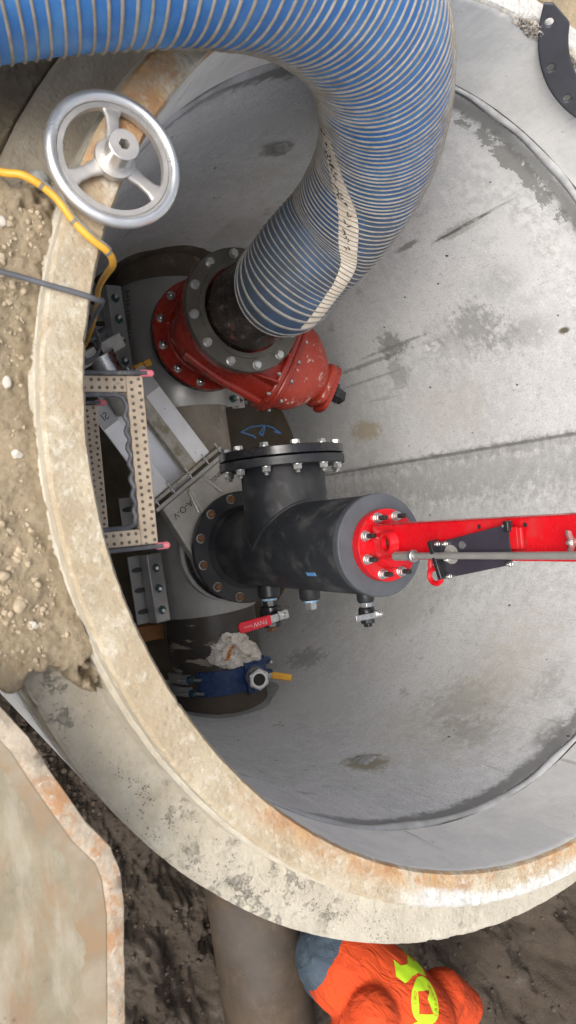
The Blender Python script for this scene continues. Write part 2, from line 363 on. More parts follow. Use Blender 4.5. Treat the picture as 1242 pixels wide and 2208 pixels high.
M['mortar_pipe'] = simple('grey_brown_mortar', (0.31, 0.27, 0.22), (0.22, 0.19, 0.155), 9, 0.85, 0, 0.5, 60, dirt=(0.38, 0.34, 0.28), dthr=(0.55, 0.7), bdist=0.002)
def peel_mat():
    s = NT('black_wrapped_pipe')
    x, y, z = s.sep(s.co)[0:3]
    col = s.mix(s.ramp(s.noise(12, 8, 0.7), 0.3, 0.7), (0.030, 0.026, 0.022), (0.055, 0.045, 0.036))
    v = s.comb(s.mul(x, 2.4), s.mul(y, 0.45), s.mul(z, 0.45))
    m = s.mul(s.ramp(s.noise(12, 6, 0.55, v), 0.56, 0.585), s.ramp(y, -0.06, -0.14))
    col = s.mix(m, col, (0.27, 0.235, 0.185))
    return s.finish(col, s.mix(m, (0.35, 0.35, 0.35), (0.9, 0.9, 0.9)), 0, s.bump(m, 0.5, 0.001))
M['peel'] = peel_mat()
M['oily_steel'] = simple('oily_rusty_steel', (0.055, 0.038, 0.03), (0.028, 0.024, 0.022), 16, 0.28, 0.5, 0.5, 60, dirt=(0.16, 0.07, 0.04), dthr=(0.54, 0.68), dscale=14, rvar=0.14)
M['flange_steel'] = simple('weathered_flange', (0.135, 0.125, 0.105), (0.085, 0.08, 0.07), 10, 0.45, 0.5, 0.4, 60, dirt=(0.22, 0.13, 0.07), dthr=(0.62, 0.75), dscale=18, rvar=0.12)
M['mastic'] = simple('joint_mastic', (0.50, 0.51, 0.51), (0.33, 0.33, 0.32), 14, 0.7, 0, 0.6, 40, bdist=0.003)
M['groove'] = simple('dark_mortar', (0.15, 0.145, 0.135), (0.09, 0.088, 0.08), 20, 0.9, 0, 0.8, 60, bdist=0.003)
M['grout'] = simple('brown_grout', (0.13, 0.10, 0.07), (0.08, 0.065, 0.048), 9, 0.9, 0, 0.8, 40, dirt=(0.21, 0.17, 0.12), dthr=(0.55, 0.7), bdist=0.004)
M['grey_grout'] = simple('grey_grout', (0.36, 0.36, 0.35), (0.27, 0.27, 0.26), 10, 0.85, 0, 0.7, 40, bdist=0.004)
M['aggregate'] = simple('broken_aggregate', (0.46, 0.42, 0.36), (0.16, 0.14, 0.12), 55, 0.95, 0, 1.0, 60, bdist=0.006)
M['floor'] = simple('wet_silt_floor', (0.085, 0.065, 0.040), (0.06, 0.045, 0.028), 5, 0.6, 0, 0.5, 30, bdist=0.004)
M['step_dirt'] = simple('sandy_plastic', (0.46, 0.375, 0.275), (0.36, 0.29, 0.21), 24, 0.8, 0, 0.5, 70, dirt=(0.08, 0.08, 0.085), dthr=(0.66, 0.74), dscale=14)
M['step_black'] = simple('scuffed_black_plastic', (0.045, 0.048, 0.055), (0.10, 0.10, 0.105), 30, 0.5, 0, 0.4, 70, dirt=(0.20, 0.19, 0.17), dthr=(0.58, 0.7), dscale=30)
M['stud'] = simple('stud_plastic', (0.13, 0.11, 0.09), rough=0.7)
M['pink'] = simple('pink_end_cap', (0.62, 0.16, 0.19), (0.48, 0.13, 0.15), 40, 0.6)
M['yellow'] = simple('yellow_rubber', (0.72, 0.38, 0.035), (0.58, 0.29, 0.03), 18, 0.5, dirt=(0.35, 0.22, 0.08), dthr=(0.62, 0.75))
M['grey_cable'] = simple('grey_cable_jacket', (0.085, 0.09, 0.10), (0.11, 0.115, 0.125), 24, 0.5)
M['tape'] = simple('dusty_tape', (0.22, 0.20, 0.16), rough=0.8)
M['handle_red'] = simple('red_vinyl', (0.66, 0.012, 0.03), (0.58, 0.01, 0.025), 14, 0.4)
M['white_print'] = simple('white_print', (0.75, 0.60, 0.60), rough=0.6)
M['blue_paint'] = simple('blue_epoxy', (0.012, 0.035, 0.11), (0.02, 0.05, 0.14), 16, 0.28, 0, 0.3, 60)
M['marker_blue'] = simple('blue_marking_paint', (0.10, 0.30, 0.62), (0.16, 0.36, 0.66), 30, 0.7)
M['ptfe'] = simple('blue_thread_tape', (0.12, 0.36, 0.66), (0.5, 0.6, 0.7), 60, 0.6)
M['wood'] = simple('pine_block', (0.48, 0.22, 0.08), (0.38, 0.17, 0.06), 12, 0.7)
M['rag'] = simple('soiled_cloth', (0.72, 0.68, 0.62), (0.55, 0.50, 0.44), 22, 0.95, 0, 0.4, 90, dirt=(0.36, 0.28, 0.19), dthr=(0.55, 0.66), dscale=18)
M['rag_stain'] = simple('orange_stain', (0.60, 0.22, 0.05), rough=0.9)
M['rubber'] = simple('black_gasket', (0.045, 0.047, 0.055), (0.06, 0.062, 0.075), 8, 0.42, 0, 0.15, 60, chips=(0.3, 0.3, 0.32), chip_thr=(0.735, 0.75), dscale=11)
M['alu'] = simple('polished_aluminium', (0.80, 0.80, 0.79), (0.70, 0.70, 0.69), 9, 0.34, 0.85, 0.15, 90, rvar=0.1)
M['cast_alu'] = simple('cast_aluminium', (0.60, 0.57, 0.53), (0.50, 0.475, 0.44), 20, 0.45, 0.75, 0.5, 120)
def rusty_plate_mat():
    s = NT('rusty_steel_plate')
    x, y, z = s.sep(s.co)[0:3]
    v = s.comb(s.mul(x, 0.3), y, z)
    col = s.mix(s.ramp(s.noise(10, 8, 0.65), 0.3, 0.7), (0.30, 0.262, 0.18), (0.215, 0.185, 0.125))
    col = s.mix(s.mul(s.ramp(s.noise(24, 8, 0.7, v), 0.45, 0.65), 0.5), col, (0.40, 0.36, 0.29))
    rs = s.noise(9, 12, 0.75, v)
    ed = s.ramp(s.add(s.math('ABSOLUTE', s.add(y, 0.20)), s.mul(s.noise(7, 6, 0.7), 0.1)), 0.16, 0.26, 0.0, 1.0)
    col = s.mix(s.mul(s.ramp(rs, 0.50, 0.66), 0.5), col, (0.28, 0.15, 0.07))
    col = s.mix(s.mul(s.ramp(s.noise(5, 8, 0.7, v), 0.52, 0.64), 0.45), col, (0.22, 0.17, 0.11))
    col = s.mix(s.mul(s.ramp(s.noise(20, 10, 0.75), 0.62, 0.70), 0.7), col, (0.14, 0.08, 0.05))
    return s.finish(col, 0.7, 0.1, s.bump(s.noise(40, 8, 0.7), 0.5, 0.003))
M['rusty_plate'] = rusty_plate_mat()
def edge_rust_mat():
    s = NT('rusty_cut_edge')
    col = s.mix(s.ramp(s.noise(22, 10, 0.75), 0.35, 0.65), (0.55, 0.47, 0.36), (0.36, 0.29, 0.21))
    col = s.mix(s.mul(s.ramp(s.noise(13, 12, 0.75), 0.47, 0.60), 0.75), col, (0.43, 0.19, 0.06))
    col = s.mix(s.ramp(s.noise(30, 12, 0.78), 0.58, 0.66), col, (0.15, 0.11, 0.10))
    col = s.mix(s.ramp(s.noise(45, 8, 0.7), 0.60, 0.68), col, (0.68, 0.62, 0.52))
    return s.finish(col, 0.65, 0.0, s.bump(s.noise(45, 8, 0.7), 0.8, 0.004))
M['edge_rust'] = edge_rust_mat()
M['rust_band'] = simple('rust_scale_band', (0.30, 0.255, 0.185), (0.22, 0.175, 0.12), 14, 0.8, 0, 0.6, 40, dirt=(0.26, 0.18, 0.105), dthr=(0.44, 0.68), dscale=13)
def cloth(name, c1, c2, sc_=6, fine=900):
    s = NT(name)
    col = s.mix(s.ramp(s.noise(sc_, 8, 0.6), 0.3, 0.7), c1, c2)
    n = s.bump(s.noise(fine, 3, 0.6), 0.25, 0.0008)
    vx, vy, vz = s.sep(s.co)[0:3]
    n = s.bump(s.noise(11, 4, 0.5, s.comb(s.mul(s.add(vx, vy), 0.35), s.sub(vx, vy), vz), dist=1.6), 0.8, 0.022, n)
    return s.finish(col, 0.9, 0, n)
M['orange'] = cloth('orange_fleece', (0.66, 0.070, 0.010), (0.56, 0.055, 0.009))
M['denim'] = cloth('blue_denim', (0.035, 0.055, 0.078), (0.065, 0.092, 0.12), 14)
M['lime'] = simple('lime_print', (0.52, 0.80, 0.02), (0.45, 0.72, 0.02), 20, 0.6)
M['skin'] = simple('skin', (0.45, 0.25, 0.17), rough=0.55)
M['hair'] = simple('dark_hair', (0.03, 0.02, 0.015), rough=0.6)
M['boot'] = simple('boot_leather', (0.12, 0.07, 0.035), rough=0.7)
M['helmet'] = simple('white_helmet', (0.75, 0.75, 0.73), rough=0.3)

# ------------------------------------------------------------------ geometry helper
col_main = sc.collection
BASE = {}

def basis(axis):
    """orthonormal frame whose third vector is axis"""
    a = V(axis).normalized()
    t = V((0, 0, 1)) if abs(a.z) < 0.9 else V((0, 1, 0))
    u = t.cross(a).normalized(); v = a.cross(u)
    return u, v, a

class MB:
    def __init__(s): s.v = []; s.f = []
    def add(s, vs, fs):
        k = len(s.v); s.v += [tuple(p) for p in vs]; s.f += [tuple(i + k for i in f) for f in fs]; return s
    def box(s, c, size, rot=None):
        c = V(c); hx, hy, hz = [q / 2 for q in size]
        vs = [V((x, y, z)) for x in (-hx, hx) for y in (-hy, hy) for z in (-hz, hz)]
        if rot is not None: vs = [rot @ p for p in vs]
        return s.add([c + p for p in vs], [(0, 1, 3, 2), (4, 6, 7, 5), (0, 4, 5, 1), (2, 3, 7, 6), (0, 2, 6, 4), (1, 5, 7, 3)])
    def lathe(s, p0, axis, prof, seg=32, close=False, ph=0.0):
        """prof: list of (distance along the axis, radius)"""
        u, v, a = basis(axis); p0 = V(p0); vs = []; n = len(prof)
        for i in range(seg):
            t = 2 * math.pi * i / seg + ph; d = u * math.cos(t) + v * math.sin(t)
            for (h, r) in prof: vs.append(p0 + a * h + d * r)
        fs = []
        m = n if close else n - 1
        for i in range(seg):
            j = (i + 1) % seg
            for k in range(m):
                k2 = (k + 1) % n
                fs.append((i * n + k, j * n + k, j * n + k2, i * n + k2))
        if not close:
            if prof[0][1] > 1e-6: fs.append(tuple(i * n for i in range(seg))[::-1])
            if prof[-1][1] > 1e-6: fs.append(tuple(i * n + n - 1 for i in range(seg)))
        return s.add(vs, fs)
    def cyl(s, p0, p1, r0, r1=None, seg=24, ch=0.0, ph=0.0):
        r1 = r0 if r1 is None else r1; L = (V(p1) - V(p0)).length
        if ch: prof = [(0, r0 - ch), (ch, r0), (L - ch, r1), (L, r1 - ch)]
        else: prof = [(0, r0), (L, r1)]
        return s.lathe(p0, V(p1) - V(p0), prof, seg, ph=ph)
    def ring(s, p0, axis, r_in, r_out, h, seg=48, ch=0.06):
        return s.lathe(p0, axis, [(0, r_in), (0, r_out - ch), (ch, r_out), (h - ch, r_out), (h, r_out - ch), (h, r_in)], seg, close=True)
    def tube(s, pts, r, seg=10, cap=True, rs=None, flat=1.0):
        pts = [V(p) for p in pts]; n = len(pts)
        T = [(pts[min(i + 1, n - 1)] - pts[max(i - 1, 0)]).normalized() for i in range(n)]
        u = basis(T[0])[0]; vs = []
        for i in range(n):
            u = (u - T[i] * u.dot(T[i])).normalized(); v = T[i].cross(u)
            rr = rs[i] if rs else r
            for k in range(seg):
                t = 2 * math.pi * k / seg
                vs.append(pts[i] + (u * math.cos(t) * flat + v * math.sin(t)) * rr)
        fs = [(i * seg + k, i * seg + (k + 1) % seg, (i + 1) * seg + (k + 1) % seg, (i + 1) * seg + k) for i in range(n - 1) for k in range(seg)]
        if cap: fs += [tuple(range(seg))[::-1], tuple((n - 1) * seg + k for k in range(seg))]
        return s.add(vs, fs)
    def prism(s, poly, o, ax, ay, an, h):
        """flat polygon (x, y) in the frame o, ax, ay pushed by h along an"""
        o, ax, ay, an = V(o), V(ax), V(ay), V(an); n = len(poly)
        a = [o + ax * x + ay * y for x, y in poly]; b = [p + an * h for p in a]
        fs = [tuple(range(n)), tuple(range(n, 2 * n))[::-1]] + [(i, n + i, n + (i + 1) % n, (i + 1) % n) for i in range(n)]
        return s.add(a + b, fs)
    def build(s, name, mat, parent=None, smooth=35, bevel=0.0, bseg=2):
        me = bpy.data.meshes.new(name)
        b = BASE.get(parent.name, V((0, 0, 0))) if parent else V((0, 0, 0))
        co = (np.array(s.v, dtype=np.float64) - np.array(b)) * I
        me.from_pydata(co.tolist(), [], s.f); me.validate(); me.materials.append(M[mat])
        bm = bmesh.new(); bm.from_mesh(me); bmesh.ops.recalc_face_normals(bm, faces=bm.faces); bm.to_mesh(me); bm.free()
        if smooth:
            me.shade_smooth(); me.set_sharp_from_angle(angle=math.radians(smooth))
        o = bpy.data.objects.new(name, me); col_main.objects.link(o)
        if parent: o.parent = parent; BASE[o.name] = b
        else: BASE[o.name] = b
        if bevel:
            md = o.modifiers.new('bevel', 'BEVEL'); md.width = bevel * I; md.segments = bseg; md.limit_method = 'ANGLE'; md.angle_limit = math.radians(40)
        return o

def thing(name, label, cat, loc, group=None):
    o = bpy.data.objects.new(name, None); col_main.objects.link(o); o.empty_display_size = 0.05
    o.location = V(loc) * I; BASE[o.name] = V(loc)
    o['label'] = label; o['category'] = cat
    if group: o['group'] = group
    return o
def tag(o, label, cat, group=None):
    o['label'] = label; o['category'] = cat
    if group: o['group'] = group
    return o
def place(name, proto, parent, p, axis=(0, 0, 1), spin=0.0):
    """a further copy of a small piece that shares the mesh of proto (built about the origin along +Z)"""
    o = proto.copy() if proto.users_scene else proto
    o = bpy.data.objects.new(name, proto.data)
    for md in proto.modifiers:
        m2 = o.modifiers.new(md.name, md.type); m2.width = md.width; m2.segments = md.segments; m2.limit_method = md.limit_method
    col_main.objects.link(o); o.parent = parent
    u, v, a = basis(axis)
    m = Matrix((u, v, a)).transposed() @ Matrix.Rotation(spin, 3, 'Z')
    o.matrix_local = Matrix.Translation((V(p) - BASE[parent.name]) * I) @ m.to_4x4()
    BASE[o.name] = V(p)
    return o
class Proto:
    """mesh kept only as data, placed by place()"""
    def __init__(s, mb, name, mats, idx=None):
        me = bpy.data.meshes.new(name)
        me.from_pydata((np.array(mb.v) * I).tolist(), [], mb.f)
        for m in mats: me.materials.append(M[m])
        if idx:
            for p, i in zip(me.polygons, idx): p.material_index = i
        bm = bmesh.new(); bm.from_mesh(me); bmesh.ops.recalc_face_normals(bm, faces=bm.faces); bm.to_mesh(me); bm.free()
        me.shade_smooth(); me.set_sharp_from_angle(angle=math.radians(32))
        s.data = me; s.modifiers = []; s.users_scene = False
def multi(parts, name):
    """parts: list of (MB, material)"""
    mb = MB(); idx = []; mats = []
    for m_, mt in parts:
        if mt not in mats: mats.append(mt)
        idx += [mats.index(mt)] * len(m_.f); mb.add(m_.v, m_.f)
    return Proto(mb, name, mats, idx)
def hexnut(r, h, z=0.0, ch=0.12):
    m = MB(); m.lathe((0, 0, z), (0, 0, 1), [(0, r), (h * 0.86, r), (h, r * 0.86)], 6); return m
def stud(r, z0, z1, rib=True):
    prof = [(z0, r)]
    if rib:
        z = z0
        while z < z1 - 0.12: prof += [(z + 0.06, r * 0.9), (z + 0.12, r)]; z += 0.12
    prof += [(z1 - 0.03, r), (z1, r * 0.8)]
    return MB().lathe((0, 0, 0), (0, 0, 1), prof, 12)
def washer(r, h=0.12): return MB().cyl((0, 0, 0), (0, 0, h), r, seg=20, ch=0.02)

P_hexbolt = multi([(washer(0.72), 'zinc'), (hexnut(0.66, 0.52, 0.12), 'zinc')], 'hex_bolt')
P_grey_hex = multi([(washer(0.75), 'steel'), (hexnut(0.64, 0.5, 0.12), 'steel'), (stud(0.32, 0.6, 0.85, False), 'steel')], 'hex_bolt_grey')
P_rust = multi([(washer(0.78), 'zinc'), (hexnut(0.66, 0.52, 0.12), 'rusty_bolt'), (stud(0.36, 0.6, 0.9), 'rusty_bolt')], 'rusty_stud')
P_nutstud = multi([(washer(0.74), 'zinc'), (hexnut(0.66, 0.7, 0.12), 'zinc'), (stud(0.36, 0.8, 1.25), 'zinc')], 'nut_and_stud')
P_armstud = multi([(washer(0.66), 'zinc'), (hexnut(0.60, 0.34, 0.12), 'zinc'), (hexnut(0.54, 0.3, 0.46), 'zinc'), (stud(0.30, 0.7, 1.9), 'dark_thread')], 'arm_stud')
P_teal = multi([(washer(0.78), 'teal_nut'), (hexnut(0.68, 0.65, 0.12), 'teal_nut'), (stud(0.33, 0.7, 1.8), 'zinc')], 'teal_nut')
P_smallnut = multi([(washer(0.30, 0.06), 'zinc'), (hexnut(0.27, 0.26, 0.06), 'zinc'), (stud(0.13, 0.3, 0.55), 'zinc')], 'small_nut')
P_redbolt = multi([(hexnut(0.36, 0.35, 0.0), 'zinc'), (stud(0.2, 0.3, 0.55, False), 'zinc')], 'bonnet_bolt')

# ------------------------------------------------------------------ numpy noise
def _hash(ix, iy, s=0):
    h = (ix.astype(np.int64) * 374761393 + iy.astype(np.int64) * 668265263 + s * 982451653) & 0xffffffff
    h = ((h ^ (h >> 13)) * 1274126177) & 0xffffffff
    return ((h ^ (h >> 16)) & 0xffff) / 65535.0
def vnoise(x, y, s=0):
    ix, iy = np.floor(x), np.floor(y); fx, fy = x - ix, y - iy
    fx = fx * fx * (3 - 2 * fx); fy = fy * fy * (3 - 2 * fy)
    a = _hash(ix, iy, s); b = _hash(ix + 1, iy, s); c = _hash(ix, iy + 1, s); d = _hash(ix + 1, iy + 1, s)
    return (a * (1 - fx) + b * fx) * (1 - fy) + (c * (1 - fx) + d * fx) * fy - 0.5
def fbm(x, y, oct=4, s=0, g=0.5):
    r = 0; a = 1.0
    for k in range(oct):
        r = r + a * vnoise(x, y, s + k); x = x * 2.03 + 7.1; y = y * 2.03 - 3.7; a *= g
    return r
def cells(x, y, s=0):
    """rounded lumps: distance to the nearest jittered cell point"""
    ix, iy = np.floor(x), np.floor(y); d = np.full(np.shape(x), 9.0)
    for dx in (-1, 0, 1):
        for dy in (-1, 0, 1):
            cx, cy = ix + dx, iy + dy
            px = cx + _hash(cx, cy, s); py = cy + _hash(cx, cy, s + 5)
            d = np.minimum(d, np.hypot(x - px, y - py))
    return d
def sstep(x, a, b):
    t = np.clip((x - a) / (b - a), 0, 1); return t * t * (3 - 2 * t)

# ------------------------------------------------------------------ the ground
def terrain(X, Y):
    r = np.hypot(X, Y); az = np.arctan2(Y, X)
    g = -3.2 + 0.9 * fbm(X * 0.09, Y * 0.09, 4, 3) * 2
    # the spoil heaped on the near side of the bell
    mound = sstep(az + 0.05 * fbm(X * 0.8, Y * 0.8, 3, 14), -2.0, -1.93) * (1 - sstep(az + 0.16 * fbm(X * 0.55, Y * 0.55, 4, 15, 0.6), -1.19, -1.13))
    g = g + mound * (1.9 - 0.06 * np.clip(r - 45, 0, 30)) - (1 - mound) * (az < -1.5) * 2.2
    patch = sstep(fbm(X * 0.16, Y * 0.16, 3, 9), -0.05, 0.25)
    lump = np.clip(0.5 - cells(X * 0.9, Y * 0.9, 2), 0, 1) * 0.45 + np.clip(0.45 - cells(X * 2.3, Y * 2.3, 4), 0, 1) * 0.35
    g = g + lump * (0.10 + 0.9 * patch) + 0.42 * fbm(X * 0.45, Y * 0.45, 5, 20, 0.6) + 0.16 * fbm(X * 2.5, Y * 2.5, 4, 30, 0.65)
    g = g - 0.25 * mound * np.clip((46.2 - r), 0, 1)
    g = g + 0.10 * np.clip(0.5 - cells(X * 4.5, Y * 4.5, 6), 0, 1)
    crack = np.clip(1 - np.abs(Y + 48.2 + 0.35 * np.sin(X * 1.7) + 0.5 * fbm(X, Y, 3, 4)) * 2.4, 0, 1) * sstep(X, -8.8, -8.0) * (1 - sstep(X, -6.0, -5.2))
    g = g - 1.6 * crack
    # bell ledge left clear at the upper left: ground stays outside and just below it
    g = np.where(az > 2.0, g - 1.7, g)
    # the open excavation round the far pipe
    wob = 5 * fbm(X * 0.07, Y * 0.07, 4, 40)
    edge_x = 16.6 + 0.30 * np.abs(Y + 48) + wob * 0.15 + 2.0 * fbm(X * 0.35, Y * 0.35, 4, 44, 0.6)
    pit = sstep(X, edge_x - 1.2, edge_x + 2.8)
    far = 96 + 2.0 * wob
    # floor of the excavation, banked up away from the barrel
    floor_ = -97 + 0.30 * np.clip(r - 75, 0, 80) + 26 * sstep(Y, 25, 100) + 10 * sstep(-Y, 22, 48)
    ril = fbm(X * 0.12, Y * 0.12, 5, 50)
    ridge = 0.5 - np.abs(fbm(X * 0.05, Y * 0.05, 5, 55, 0.55)) * 2
    pf = floor_ + 7.0 * ril + 3.0 * ridge + np.clip(0.6 - cells(X * 0.11, Y * 0.13, 7), 0, 1) * 3 + np.clip(0.5 - cells(X * 0.45, Y * 0.45, 8), 0, 1) * 1.2 * sstep(ril, -0.1, 0.3) + 1.1 * fbm(X * 0.7, Y * 0.7, 5, 60, 0.62)
    pf = pf + 0.9 * fbm(X * 0.95, Y * 0.95, 5, 62, 0.68) + 1.1 * np.clip(0.42 - cells(X * 0.9, Y * 0.9, 81), 0, 1) + 0.5 * np.clip(0.45 - cells(X * 1.8, Y * 1.8, 82), 0, 1)
    wallout = sstep(r, 150, 175)
    pitfull = pf * (1 - wallout) + g * wallout
    # a steep bank on the near side, trench box beyond it
    h = g * (1 - pit) + pitfull * pit
    return h, pit

def build_ground():
    # angles: dense where the camera looks closely
    A = np.concatenate([np.arange(-math.pi, -2.65, 0.02), np.arange(-2.65, -1.02, 0.0034), np.arange(-1.02, 1.1, 0.0052), np.arange(1.1, math.pi, 0.02)])
    Rr = [45.25]
    st = 0.16
    while Rr[-1] < 900:
        r = Rr[-1]
        st = 0.17 if r < 57 else (0.40 if r < 118 else (0.9 if r < 175 else st * 1.25))
        Rr.append(r + st)
    Rr = np.array(Rr)
    aa, rr = np.meshgrid(A, Rr, indexing='ij')
    X = rr * np.cos(aa); Y = rr * np.sin(aa)
    Z, pit = terrain(X, Y)
    # outside the mound the sheet stays under the bell until it clears it
    az = aa
    mound = (az > -1.99) & (az < -1.06) & (Z > -4.6)
    under = (rr < 50.25) & ~mound
    tz = np.where(pit > 0.5, Z, np.minimum(Z, -6.5))
    Z = np.where(under, tz, Z)
    X = X + 0.25 * fbm(X * 0.9, Z * 0.5, 3, 70) * pit * 3
    na, nr = aa.shape
    co = np.stack([X, Y, Z], -1).reshape(-1, 3) * I
    i = np.arange(na)[:, None] * nr + np.arange(nr - 1)[None, :]
    j = (np.roll(np.arange(na), -1))[:, None] * nr + np.arange(nr - 1)[None, :]
    quads = np.stack([i, i + 1, j + 1, j], -1).reshape(-1, 4)
    me = bpy.data.meshes.new('ground')
    me.vertices.add(len(co)); me.vertices.foreach_set('co', co.ravel())
    me.loops.add(quads.size); me.loops.foreach_set('vertex_index', quads.ravel().astype(np.int32))
    me.polygons.add(len(quads)); me.polygons.foreach_set('loop_start', np.arange(0, quads.size, 4, dtype=np.int32))
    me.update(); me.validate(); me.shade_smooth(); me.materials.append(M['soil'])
    o = bpy.data.objects.new('ground', me); col_main.objects.link(o); o['kind'] = 'structure'
    return o
ground = build_ground()

# ------------------------------------------------------------------ the manhole barrel
def circ_ring(prof, seg, wob=0.0, chips=None):
    """closed profile of (radius, z) turned about the vertical axis, with a rough surface"""
    P = np.array(prof); n = len(P)
    t = np.arange(seg) * 2 * math.pi / seg; t = np.where(t > math.pi, t - 2 * math.pi, t)
    rr = np.repeat(P[None, :, 0], seg, 0).copy(); zz = np.repeat(P[None, :, 1], seg, 0).copy()
    tt = np.repeat(t[:, None], n, 1)
    if wob: 
        nz = fbm(tt * 42 * 0.8, rr * 0.9 + zz * 0.5, 4, 80, 0.6)
        zz += wob * nz * (zz > -5.2); rr += wob * 0.7 * fbm(tt * 42 * 1.1, zz + 9 + rr, 4, 85, 0.6) * (zz > -5.2)
    if chips: rr, zz = chips(tt, rr, zz)
    vs = np.stack([rr * np.cos(tt), rr * np.sin(tt), zz], -1).reshape(-1, 3)
    fs = []
    for i in range(seg):
        j = (i + 1) % seg
        for k in range(n):
            k2 = (k + 1) % n; fs.append((i * n + k, j * n + k, j * n + k2, i * n + k2))
    mb = MB(); mb.v = [tuple(v) for v in vs]; mb.f = fs; return mb

manhole = thing('concrete_manhole', 'open round concrete manhole barrel with cream rim and grey inner wall', 'manhole', (0, 0, -112))
def subdiv(prof, step):
    out = []
    for a, b in zip(prof, prof[1:]):
        n = max(1, int(math.dist(a, b) / step)); out += [(a[0] + (b[0] - a[0]) * k / n, a[1] + (b[1] - a[1]) * k / n) for k in range(n)]
    return out + [prof[-1]]
rim_top = subdiv([(42.02, -0.45), (42.25, -0.06), (44.85, 0.0), (45.12, -0.28)], 0.28)
rim_side = [(45.16, -1.7), (45.30, -1.76), (45.18, -2.0), (45.50, -2.1), (45.62, -4.2), (45.8, -4.42)]
rim_ledge = subdiv([(46.2, -4.46), (49.75, -4.5), (50.06, -4.8)], 0.35)
def chip(tt, rr, zz):
    # spalled inner edge on the far side and small knocks elsewhere
    def hit(c, wd, dep): 
        m = np.clip(1 - np.abs(tt - c) / wd, 0, 1); return m * dep
    k = hit(2.93, 0.07, 1.5) + hit(2.80, 0.045, 1.3) + 0.55 * np.clip(fbm(tt * 60, tt * 0 + 3, 3, 90) - 0.22, 0, 1)
    e = np.clip(1 - (rr - 42) / 1.1, 0, 1) * (zz > -0.6)
    k = k * (0.6 + 0.9 * (fbm(tt * 90, rr * 3, 3, 95) + 0.3))
    k2 = 0.5 * np.clip(fbm(tt * 70, tt * 0 + 8, 3, 97) - 0.20, 0, 1) * np.clip((rr - 44.2), 0, 1) * (zz > -0.6)
    k3 = 0.9 * np.clip(fbm(tt * 40, tt * 0 + 5, 3, 99) - 0.15, 0, 1) * np.clip((rr - 49.3), 0, 1) * (zz > -5)
    return rr + 0.3 * e * np.maximum(k, 0), zz - e * np.maximum(k, 0) - k2 - k3
up = circ_ring([(42.02, -11.45), (42.0, -9.0), (42.0, -6.0), (42.0, -3.0), (42.0, -1.2)] + rim_top + rim_side + rim_ledge + [(50.08, -8), (50.08, -11.7), (43.2, -11.7)], 1500, 0.07, chip)
# two materials: cast inner face and coated rim
o = up.build('upper_ring', 'rim', manhole, smooth=40)
o.data.materials.append(M['wall'])
for p in o.data.polygons:
    c = p.center + V((0, 0, -112)) * I; r_ = math.hypot(c.x, c.y) / I
    if r_ < 42.2 and c.z / I < -0.55: p.material_index = 1
o['label'] = 'top ring with its stepped rim'
def seamed(tt, rr, zz):
    # the wall stands a little proud on one side of the form seam; the pour is not quite round
    s_ = sstep(tt, 1.612, 1.622) * (1 - sstep(tt, 1.9, 3.0)); inner = rr < 42.6
    bead = 0.5 * np.exp(-((tt - 1.617 - 0.003 * np.sin(zz * 0.7)) / 0.0045) ** 2) * (0.6 + 0.8 * (fbm(zz * 0.9, zz * 0, 3, 66) + 0.2))
    rr = rr + inner * (-0.22 * s_ - bead + 0.10 * fbm(tt * 5, zz * 0.05, 3, 61))
    # gouge
    gx = (tt - 2.095) * 42; gz = zz + 50.5
    g = np.exp(-(((gx * 0.9 + gz * 0.05) / 1.3) ** 2 + ((gz) / 3.4) ** 2)) * (0.25 + 1.2 * np.clip(fbm(gx * 1.3, gz * 1.1, 3, 63) + 0.15, 0, 1))
    return rr + inner * 0.55 * g, zz
zs = list(np.arange(-112, -12.7, 0.62))
low = circ_ring([(42.0, z) for z in zs] + [(42.02, -12.75), (43.2, -12.45), (50.08, -12.45), (50.08, -60), (50.08, -112)], 1400, 0.0, seamed)
o = low.build('lower_ring', 'wall', manhole, smooth=40)
# joint: recessed dark mortar with a rope of mastic squeezed out
jb = MB()
seg = 600; n = 10
for i in range(seg):
    t = 2 * math.pi * i / seg
    rad = 0.52 + 0.16 * math.sin(t * 9 + 1) * math.sin(t * 4) + 0.1 * math.sin(t * 23)
    zc = -12.1 + 0.10 * math.sin(t * 7) + 0.07 * math.sin(t * 31)
    rc = 42.08 + 0.12 * math.sin(t * 13)
    for k in range(n):
        p = 2 * math.pi * k / n
        rr_ = rc + rad * 0.75 * math.cos(p)
        jb.v.append((rr_ * math.cos(t), rr_ * math.sin(t), zc + rad * math.sin(p)))
jb.f = [(i * n + k, ((i + 1) % seg) * n + k, ((i + 1) % seg) * n + (k + 1) % n, i * n + (k + 1) % n) for i in range(seg) for k in range(n)]
jb.build('joint_sealant', 'mastic', manhole)
circ_ring([(42.55, -12.9), (42.55, -11.2), (43.0, -11.2), (43.0, -12.9)], 240).build('joint_mortar', 'groove', manhole)

